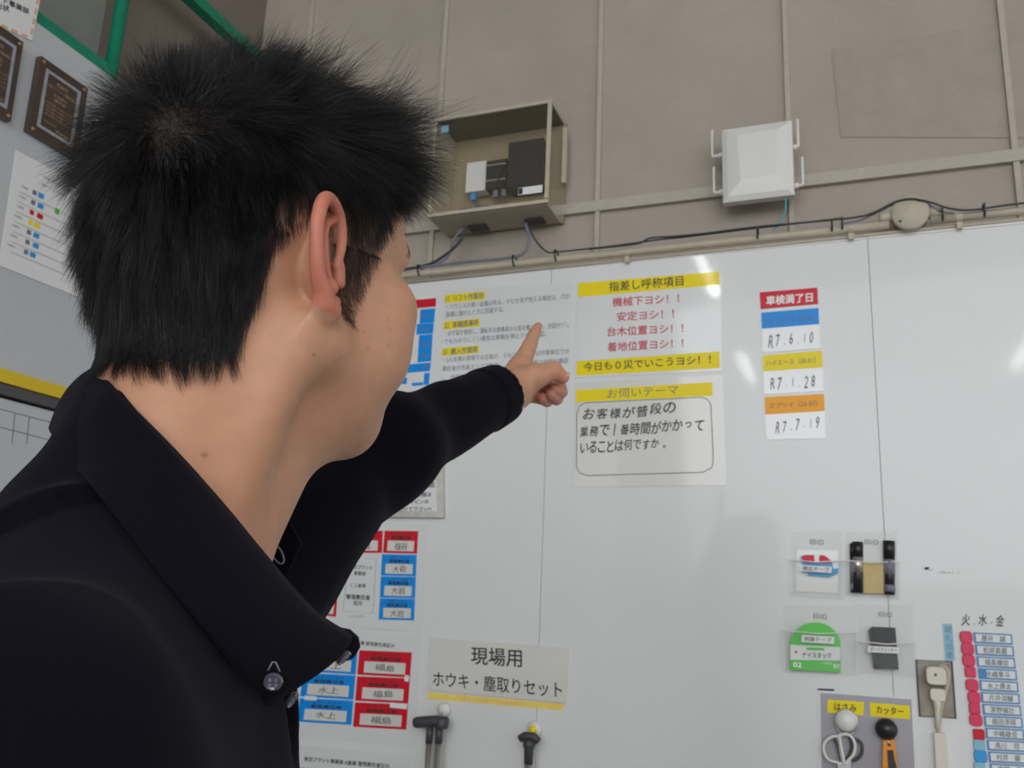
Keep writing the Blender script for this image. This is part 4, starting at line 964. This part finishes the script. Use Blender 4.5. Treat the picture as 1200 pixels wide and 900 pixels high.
blend(.30*ramp(.03-np.linalg.norm(PH-V3(.05, .06, -.02), axis=1), 0, .03), (.60, .22, .16))
tips = np.min([np.linalg.norm(SV-hp(*FING[n_][0][3]), axis=1) for n_ in FING]+[np.linalg.norm(SV-hp(*THUMB[0][3]), axis=1)], 0)
blend(.55*ramp(.03-tips, 0, .022), (.62, .22, .17))
stub = ramp(he, -.004, .014)*(.55+.45*ramp(PH[:, 2], .0, .06)+.45*ramp(-PH[:, 1], 0, .04)).clip(0, 1)*(~near_ear)*(PH[:, 2] > -.11)
blend(.97*stub, (.008, .006, .006))
blend(.9*ramp(.006-np.linalg.norm((PH-V3(0, .093, -.062))*[.25, 1, 1], axis=1), 0, .003), (.45, .13, .11))
eyed = np.linalg.norm((np.abs(PH)*[1, 0, 0]+PH*[0, 1, 1]-V3(.031, .090, .012))*[1, 1, 2.6], axis=1); blend(ramp(.012-eyed, 0, .003)*(PH[:, 1] > .07), (.04, .025, .02))
brow = np.abs(PH[:, 2]-.034)-.0035; blend(.85*ramp(-brow, -.002, .002)*(np.abs(np.abs(PH[:, 0])-.032) < .019)*(PH[:, 1] > .06)*(PH[:, 2] < .06), (.03, .02, .018))
MOLES = [(245, 529, .0017, .9), (490, 300, .0012, .6), (374, 416, .0009, .7), (460, 382, .0011, .5), (461, 404, .0010, .5), (437, 408, .0009, .4), (425, 360, .0008, .4), (432, 387, .0008, .4), (459, 372, .0009, .4), (418, 378, .0008, .35), (405, 420, .0008, .3)]
nv = SV-np.array([0, 0, CAM_Z])
for mx_, my_, r_, s_ in MOLES:
    d_ = ray(mx_, my_); d_ = d_/np.linalg.norm(d_); t_ = nv@d_; dist = np.linalg.norm(nv-t_[:, None]*d_, axis=1)
    k = np.where(dist < .003)[0]
    if len(k): c_ = SV[k[np.argmin(t_[k])]]; blend(s_*.62*ramp(r_*1.4-np.linalg.norm(SV-c_, axis=1), 0, r_*.8), (.12, .035, .025))
skin = fast_mesh('body', SV, SF, M['skin'], man)
ca = skin.data.color_attributes.new('tint', 'FLOAT_COLOR', 'POINT'); ca.data.foreach_set('color', np.hstack([col, np.ones((len(col), 1))]).astype(np.float32).ravel())
# finger nails
def nail(a, b, out, wdt, ln):
    a, b, out = np.array(a), np.array(b), np.array(out); t = (b-a)/np.linalg.norm(b-a); out = out-t*(out@t); out /= np.linalg.norm(out); sd = np.cross(t, out)
    v = []; f = []
    for i, u in enumerate(np.linspace(-1, 1, 7)):
        for j, q in enumerate(np.linspace(-1, 1, 7)):
            ww = wdt*(1-.25*max(0, u)**2-.1*max(0, -u)**4); v.append(b+t*(u*ln)+sd*(q*ww)+out*(-.0032*q*q-.0012*u*u))
    for i in range(6):
        for j in range(6): f.append((i*7+j, i*7+j+1, i*7+j+8, i*7+j+7))
    return MB().add(v, f).build('finger_nail', M['nail'], man, True)
M['nail'] = mat('finger_nail', (.62, .36, .28), .35)
tp = [hp(*q) for q in THUMB[0]]; o_ = CR*.45+CU*.75-CF*.45
nail(tp[2], tp[3]+o_/np.linalg.norm(o_)*.0083, o_, .0050, .0055)

# ---- clothes
shirt_m = bpy.data.materials.new('black_shirt_cloth'); shirt_m.use_nodes = True
def cloth(m, col, bump=.35):
    nt = m.node_tree; b = nt.nodes['Principled BSDF']; b.inputs['Base Color'].default_value = (*col, 1); b.inputs['Roughness'].default_value = .85
    b.inputs['Specular IOR Level'].default_value = .08; b.inputs['Sheen Weight'].default_value = .05; b.inputs['Sheen Roughness'].default_value = .5; b.inputs['Sheen Tint'].default_value = (.5, .48, .6, 1)
    tc = nt.nodes.new('ShaderNodeTexCoord'); n = nt.nodes.new('ShaderNodeTexNoise'); n.inputs['Scale'].default_value = 1400; n.inputs['Detail'].default_value = 2
    nt.links.new(tc.outputs['Object'], n.inputs['Vector']); bp = nt.nodes.new('ShaderNodeBump'); bp.inputs['Strength'].default_value = bump; bp.inputs['Distance'].default_value = .0006
    nt.links.new(n.outputs['Fac'], bp.inputs['Height']); nt.links.new(bp.outputs[0], b.inputs['Normal'])
cloth(shirt_m, (.0036, .0033, .0072)); M['shirt'] = shirt_m
CUFF = P(*CUFF_PX)
adir = (WR-ELb)/np.linalg.norm(WR-ELb)
def folds(p):
    w_ = (p-SL)@((ELb-SL)/np.linalg.norm(ELb-SL))
    n1 = vnoise(p+.02*np.stack([vnoise(p, 5, 14), vnoise(p, 6, 14), vnoise(p, 7, 14)], 1), 1, 11)
    ridge = 1-np.abs(vnoise(p*V3(1, 1, .55)+.03*vnoise(p, 9, 9)[:, None], 11, 17))
    return .0028*n1-.0045*(ridge-.75)*np.clip(1.2-ramp((p-ELb)@adir, .06, .20), 0, 1)
def seam(pt):                                                        # shoulder seam: the back panel sits slightly puckered over the front
    x, y, z = pt.T; u = y-(SEAM[0]+SEAM[1]*(x-.08)); k = ramp(x, .045, .075)*ramp(-x, -.22, -.17)*ramp(z, -.16, -.10)
    return -k*(.0075*ramp(-u, -.002, .002)*(1-ramp(-u, .02, .05))+.0075*np.maximum(0, vnoise(pt*V3(1, .6, .6), 41, 42))*np.exp(-(u+.022)**2/.018**2))
def yoke(pt):                                                        # soft puckers at the near shoulder seam
    return -.007*np.exp(-((pt[:, 1]+.012+.15*(pt[:, 0]-.1))/.012)**2)*ramp(pt[:, 0], .05, .08)*ramp(pt[:, 2], -.13, -.05)*ramp(-np.abs(pt[:, 0]), -.24, -.2)
_a, _b = P(107, 433, .512), P(207, 530, .438); _c = fromT(*(toT(_b[None])[0]*[-1, 1, 1]))
FPN = np.cross(_b-_a, _c-_a); FPN /= np.linalg.norm(FPN); FPN = FPN if FPN[2] > 0 else -FPN; FP0 = _a-FPN*.009
def shirt_f(p):
    pt = toT(p)
    d = torso_parts(pt, .013)
    d = smin(d, smin(cap(p, SL, ELb, .056, .047), cap(p, ELb, WR, .048, .0335), .035), .045)
    d = smin(d, smin(cap(pt, RS, RE, .064, .050), cap(pt, RE, RW, .050, .036), .03), .045)
    d = smin(d, ell(pt, (0, 0, -.55), (.165, .118, .12)), .06)
    d = smin(d, sph(p, P(462, 524, .865), .037), .045)
    d = d+folds(p)*ramp(np.linalg.norm(p-N1, axis=1), .10, .16)+seam(pt)
    d = smin(d, smax(cap(p, N1, N1+(N0-N1)*.60, .0640, .0605), (p-FP0)@FPN, .003), .012)
    d = d+.004*np.exp(-((p-CUFF)@adir+.014)**2/.004**2)*0-.0020*ramp((p-CUFF)@adir, -.034, -.031)
    d = smax(d, (p-CUFF)@adir, .002)                                 # cuff end
    d = smax(d, -cap(p, CUFF-adir*.02, CUFF+adir*.05, .029, .036), .002)
    d = smax(d, -(pt[:, 2]+.63), .004)
    d = smax(d, -(pt-RW)@V3(-.04, .3, -.95)*-1-.01, .002)
    neckhole = cap(pt, (0, .040, .0), (0, .115, -.085), .045, .03)
    return smax(d, -neckhole, .004)
t0 = time.time()
lo = np.minimum(TC+[-.45, -.42, 0], WR-.1); hi = np.maximum(TC+[.4, .4, 0], CUFF+.06)
VS, FS = surface_nets(shirt_f, axis_grid(lo[0], hi[0], .0042, []), axis_grid(lo[1], hi[1], .0042, []), axis_grid(TC[2]-.66, max(TC[2]+.12, WR[2]+.06), .0042, []))
shirt = fast_mesh('shirt', VS, FS, M['shirt'], man); print('shirt', len(VS), time.time()-t0)
def trouser_f(p):
    pt = toT(p); d = legs(pt, .016, -1.31)+.004*vnoise(p, 21, 9); return smax(smax(d, pt[:, 2]+.56, .003), -(p[:, 2]-.05), .003)
VT, FT = surface_nets(trouser_f, axis_grid(TC[0]-.3, TC[0]+.3, .009, []), axis_grid(TC[1]-.3, TC[1]+.3, .009, []), axis_grid(.03, TC[2]-.5, .012, []))
M['trousers'] = mat('dark_trouser_cloth', (.02, .02, .028), .85); M['shoe'] = mat('dark_shoe_leather', (.02, .018, .016), .45)
fast_mesh('trousers', VT, FT, M['trousers'], man)
for s in (-1, 1):
    def shoe_f(p, s=s):
        pt = toT(p); z = p[:, 2]; q = np.stack([pt[:, 0]-s*.10, pt[:, 1], z], 1)
        d = smin(ell(q, (0, -.03, .055), (.042, .065, .055)), ell(q, (0, .085, .035), (.046, .105, .040)), .03); return smax(d, -z, .003)
    c_ = fromT(s*.10, .03, 0)
    v_, f_ = surface_nets(shoe_f, axis_grid(c_[0]-.2, c_[0]+.2, .006, []), axis_grid(c_[1]-.2, c_[1]+.2, .006, []), axis_grid(-.012, .14, .006, []))
    fast_mesh('shoe', v_, f_, M['shoe'], man)

# ---- collar: lofted from stations (fold edge, outer edge) on the near side, mirrored for the far side
def sheet(name, rows, th, m, parent, closed=False):
    rows = np.array(rows); nr, nc = rows.shape[:2]
    du = np.gradient(rows, axis=0); dv = np.gradient(rows, axis=1); n = np.cross(du, dv); n /= np.linalg.norm(n, axis=2)[..., None]+1e-12
    A_ = (rows+n*th/2).reshape(-1, 3); B_ = (rows-n*th/2).reshape(-1, 3); v = np.vstack([A_, B_]); N = nr*nc; f = []
    for i in range(nr-1):
        for j in range(nc-1):
            a = i*nc+j; f.append((a, a+1, a+nc+1, a+nc)); f.append((N+a, N+a+nc, N+a+nc+1, N+a+1))
    for i in range(nr-1):
        for j in (0, nc-1):
            a = i*nc+j; q = (a, a+nc, N+a+nc, N+a); f.append(q if j == 0 else q[::-1])
    for j in range(nc-1):
        for i in (0, nr-1):
            a = i*nc+j; q = (a, N+a, N+a+1, a+1); f.append(q if i == 0 else q[::-1])
    return mesh(name, v, f, m, parent, True)
def resample(st, n): 
    st = np.array(st, float); s = spline(st, 12); L = np.concatenate([[0], np.cumsum(np.linalg.norm(np.diff(s, axis=0), axis=1))]); t = np.linspace(0, L[-1], n)
    return np.stack([np.interp(t, L, s[:, k]) for k in range(3)], 1)
fold = [P(*q) for q in COL_FOLD]; outer = [P(*q) for q in COL_OUTER]
FO = resample(fold, 60); OU = resample(outer, 60)
def leaf_rows(FO, OU, bulge, outward):
    rows = []
    for v in np.linspace(0, 1, 12):
        p = FO*(1-v)+OU*v; rows.append(p+outward*(bulge*math.sin(math.pi*v**.8))[..., None] if False else p+outward*bulge*math.sin(math.pi*v**.75))
    return np.swapaxes(np.array(rows), 0, 1)
def away(p):                                                        # horizontal direction away from the neck axis
    c = TC+TR@V3(0, 0, 0); d_ = p-c; d_[:, 2] = 0; return d_/np.linalg.norm(d_, axis=1)[:, None]
outw = away(FO.copy()); R1 = leaf_rows(FO, OU, .006, outw)
mir = lambda A_: np.array([fromT(-x[0], x[1], x[2]) for x in toT(A_.reshape(-1, 3))]).reshape(A_.shape)
collar = sheet('collar', R1, .0016, M['shirt'], man)
# neck band (stand) under the fold, near side
ins_ = FO-outw*.0035
SB = FO-outw*.004+V3(0, 0, -1)*(np.minimum(.032, .6*np.linalg.norm(FO-OU, axis=1))*(1-.75*ramp(np.arange(60.), 34, 56)))[:, None]
sheet('collar_stand', np.swapaxes(np.array([ins_*(1-v)+SB*v for v in np.linspace(0, 1, 5)]), 0, 1), .0014, M['shirt'], collar)
# far half of the collar, seen beyond the throat
T1 = resample([P(*q) for q in ((215, 520, .62), (262, 548, .62), (300, 572, .605), (330, 598, .585), (353, 637, .565))], 30)
T2 = resample([P(*q) for q in ((215, 640, .62), (250, 655, .61), (285, 668, .595), (312, 675, .575), (334, 678, .56))], 30)
far = sheet('collar', np.swapaxes(np.array([T1*(1-v)+T2*v for v in np.linspace(0, 1, 8)]), 0, 1), .0018, M['shirt'], man)
M['thread'] = mat('grey_violet_thread', (.22, .20, .30), .6)
c = P(327, 648, .562); u_ = P(333, 658, .560)-P(321, 637, .564); u_ /= np.linalg.norm(u_); s_ = np.cross(u_, CF); s_ /= np.linalg.norm(s_)
MB().tube([c-CF*.004+u_*.0068*math.cos(t)+s_*.0030*math.sin(t) for t in np.linspace(0, 2*math.pi, 25)[:-1]], .0006, 6, True).build('buttonhole', M['thread'], far, True)
# near collar: rounded end of the band, buttons, buttonhole, stitching
def disc(c, n, r, h, m, parent, name):
    n = n/np.linalg.norm(n); return MB().lathe(c, n, [(0, r*.9), (h*.4, r), (h*.9, r*.96), (h, r*.8), (h*.75, r*.62), (h*.75, .0001)], 28).build(name, m, parent, False)
M['button'] = mat('dark_glossy_button', (.10, .09, .12), .15, coat=1)
def shirt_button(px, py, z, n, r=.0041):
    c_ = P(px, py, z); b = disc(c_, n, r, .0022, M['button'], collar, 'button')
    n = n/np.linalg.norm(n); a_ = np.cross(n, V3(0, 0, 1)); a_ /= np.linalg.norm(a_); e_ = np.cross(n, a_)
    B = MB()
    for s1, s2 in ((1, 1), (1, -1), (-1, -1), (-1, 1)): B.lathe(c_+n*.0016+(a_*s1+e_*s2)*.0013, n, [(0, .0007), (.0008, .0007)], 8)
    tag(B.build('thread_holes', M['thread'], b), kind='stuff'); return c_
nrm_ = -CF*.9-CU*.25+CR*.1
shirt_button(320.5, 797, .384, nrm_)
MB().tube([P(*q) for q in ((314, 786, .383), (319, 776, .383), (323, 776, .383), (328, 787, .383))], .0004, 6).build('buttonhole', M['thread'], collar, True)
# rounded end of the neck band beyond the leaf front edge, with its button
ends = [P(*q) for q in ((392, 738, .452), (408, 741, .455), (418, 750, .458), (420, 762, .458), (414, 772, .456), (402, 777, .452), (392, 776, .447))]
nf = -CF*.8-CR*.2-CU*.3; nf /= np.linalg.norm(nf)
MB().prism([e+nf*-.0005 for e in ends]+[P(380, 748, .446)], -nf*.0022).build('band_end', M['shirt'], collar, True)
shirt_button(401, 769, .446, -CF*.35+CR*.75-CU*.6, .0042)
shirt_button(340, 818, .430, -CF*.3+CR*.8-CU*.5, .0042)

# ---- hair: strands rooted on the scalp, kept as curves under the man
t0 = time.time()
WH = V3(.030, -.080, .082)                                          # crown whorl in head coordinates
tri = SF; cen = PH[tri].mean(1); hedge, hang = hair_edge(cen)
ar = np.linalg.norm(np.cross(PH[tri[:, 2]]-PH[tri[:, 0]], PH[tri[:, 3]]-PH[tri[:, 1]]), axis=1)/2
ok = (hedge > -.004) & (cen[:, 2] > -.075) & ~(ear(np.stack([np.abs(cen[:, 0]), cen[:, 1], cen[:, 2]], 1)) < .003) & (np.abs(cen[:, 0]) < .095) & (np.linalg.norm(cen-V3(0, 0, .03), axis=1) < .16)
idx_ = np.where(ok)[0]; pr = ar[idx_]/ar[idx_].sum()
def make_strands(N, seed):
    R_ = np.random.default_rng(seed)
    fidx = R_.choice(idx_, N, p=pr); w4 = R_.dirichlet((1, 1, 1, 1), N)
    root = (PH[tri[fidx]]*w4[:, :, None]).sum(1)
    g, _ = grad(head_fast, root); n = g
    he_, a_ = hair_edge(root); x, y, z = root.T; ax_ = np.abs(x)
    # length map
    top = ramp(z, .070, .105); back = ramp(-y, .02, .06)*(1-top)
    side = (1-top)*(1-back)
    fade = ramp(z, .020, .085)
    L = (.030+.036*ramp(y, -.05, .04))*top+.035*back+(.010+.022*fade)*side
    L *= (.55+.25*back)+(.45-.25*back)*ramp(he_, -.004, .02)
    L += .012*top*ramp(y, .02, .06)
    L *= R_.uniform(.72, 1.15, N)
    # flow
    t_ = root-WH; t_ -= n*(t_*n).sum(1)[:, None]; dist = np.linalg.norm(t_, axis=1); t_ /= dist[:, None]+1e-6
    swirl = np.cross(n, t_); t_ = t_+np.array([.0, .25, 0])*(top*ramp(y, -.02, .04))[:, None]+swirl*(1.0*np.exp(-dist/.03))[:, None]+R_.normal(0, 1, (N, 3))*(1.3*np.exp(-(dist/.02)**2))[:, None]
    sd = ramp(ax_, .045, .065)*ramp(-z, -.10, -.05)
    dn = V3(0, -.10, -1)-0*n; dn = dn-n*(n@V3(0, -.10, -1))[:, None] if False else np.tile(V3(0, -.12, -1), (N, 1)); dn -= n*(dn*n).sum(1)[:, None]; dn /= np.linalg.norm(dn, axis=1)[:, None]+1e-6
    m_ = np.clip(back*ramp(-z, -.10, -.03)+sd, 0, 1)[:, None]; t_ = t_*(1-m_)+dn*m_; t_ /= np.linalg.norm(t_, axis=1)[:, None]+1e-6
    # clumps
    nc = 2600; cidx = R_.choice(N, nc, replace=False); cr = root[cidx]
    cell = {}; own = np.zeros(N, int)
    for s in range(0, N, 4000):
        dd = ((root[s:s+4000, None, :]-cr[None])**2).sum(2)+R_.uniform(0, 2e-5, (1, nc)); own[s:s+4000] = dd.argmin(1)
    cn = R_.normal(0, 1, (nc, 3)); big = np.stack([vnoise(root, 31+k, 45) for k in range(3)], 1)
    lift = (.55+.22*ramp(y, -.05, .04))*top+.24*back+.28*side*fade+.16*side*(1-fade); lift += .12*top*ramp(y, .03, .08)
    lift *= 1-.55*back*ramp(-z, -.06, .02); lift *= 1-.55*np.exp(-(dist/.022)**2); lift = np.clip(lift*(1+.35*R_.normal(0, 1, N)), .05, 1.1)
    rnd = cn[own]*.26+big*.55+R_.normal(0, 1, (N, 3))*.22
    amp = (.32+.40*top+.0*back)*(1-.35*back)
    d = t_*(1-.55*lift[:, None])+n*lift[:, None]+rnd*amp[:, None]; d /= np.linalg.norm(d, axis=1)[:, None]
    K = 7; pts = np.zeros((N, K, 3)); pts[:, 0] = root-n*.001; p_ = pts[:, 0].copy()
    curl = np.cross(d, R_.normal(0, 1, (N, 3)))*.16+cn[own]*.07
    for k in range(1, K):
        f_ = k/(K-1)
        droop = (back*.55+side*.5+top*.12)[:, None]*f_
        dk = d+curl*f_+V3(0, 0, -1)*droop*(.7)+t_*(.35*f_*top)[:, None]
        dk -= n*(np.clip((dk*n).sum(1)-0, None, 0))[:, None]
        dk /= np.linalg.norm(dk, axis=1)[:, None]; p_ = p_+dk*(L/(K-1))[:, None]; pts[:, k] = p_
    # clump tips together
    cp = pts[cidx][own]; lenr = (L/np.maximum(L[cidx][own], 1e-4))[:, None, None]
    off = (cp-cp[:, :1])*np.clip(lenr, 0, 1.2)+pts[:, :1]*1.0
    ff = (np.linspace(0, 1, K)**1.3)[None, :, None]*(.62*(top+.85*back+.25*side))[:, None, None]
    tgt = cp*.75+off*.25
    pts = pts*(1-ff)+tgt*ff
    fl = pts.reshape(-1, 3).copy(); low = np.where((fl[:, 2] < .02) & (np.tile(np.arange(K), N) > 0))[0]
    for _ in range(2):
        g_, dd_ = grad(scalp_f, fl[low]); need = .0010+.0016*((low % K)/(K-1))*R_.uniform(.3, 1.6, len(low))
        push = np.clip(need-dd_, 0, .03); fl[low] += g_*push[:, None]
    return fl.reshape(N, K, 3), 1-.50*side*(1-fade)*(R_.random(N) < 2)-.0*L
NA, NB = toH(N0[None])[0], toH(N1[None])[0]
def scalp_f(q): return smin(head_n(q), cap(q, NA, NB, .0545, .0575), .022)
def head_fast(p): return head_n(p)
N_ = 70000
hp_, hl_ = make_strands(N_, 5)
# a few loose strands
hw = HC+hp_.reshape(-1, 3)@HR.T
hc_ = bpy.data.hair_curves.new('hair'); hc_.add_curves([7]*N_)
loc = HC.copy()
hc_.attributes['position'].data.foreach_set('vector', (hw-loc).astype(np.float32).ravel())
ra = hc_.attributes.get('radius') or hc_.attributes.new('radius', 'FLOAT', 'POINT')
taper = np.tile(np.array([1, 1, .95, .85, .7, .5, .15]), N_)*np.repeat(rng.uniform(.6, 1.3, N_)*hl_, 7)*.000078
ra.data.foreach_set('value', taper.astype(np.float32))
hm = bpy.data.materials.new('black_hair'); hm.use_nodes = True; nt = hm.node_tree; nt.nodes.clear()
out = nt.nodes.new('ShaderNodeOutputMaterial'); hb_ = nt.nodes.new('ShaderNodeBsdfHairPrincipled'); hb_.parametrization = 'ABSORPTION'
hb_.inputs['Absorption Coefficient'].default_value = (3.8, 4.6, 4.7); hb_.inputs['Roughness'].default_value = .28; hb_.inputs['Radial Roughness'].default_value = .4
hb_.inputs['Random Roughness'].default_value = .2
hb_.inputs['IOR'].default_value = 1.38
h2 = nt.nodes.new('ShaderNodeBsdfHairPrincipled'); h2.parametrization = 'ABSORPTION'; h2.inputs['Absorption Coefficient'].default_value = (2.2, 2.6, 2.6)
h2.inputs['Roughness'].default_value = .16; h2.inputs['IOR'].default_value = 1.7
hi = nt.nodes.new('ShaderNodeHairInfo'); gt = nt.nodes.new('ShaderNodeMath'); gt.operation = 'GREATER_THAN'; gt.inputs[1].default_value = .93
mxh = nt.nodes.new('ShaderNodeMixShader'); nt.links.new(hi.outputs['Random'], gt.inputs[0]); nt.links.new(gt.outputs[0], mxh.inputs[0])
nt.links.new(hb_.outputs[0], mxh.inputs[1]); nt.links.new(h2.outputs[0], mxh.inputs[2]); nt.links.new(mxh.outputs[0], out.inputs[0])
hc_.materials.append(hm)
hair = bpy.data.objects.new('hair', hc_); finish(hair, loc, man)
print('hair', time.time()-t0)
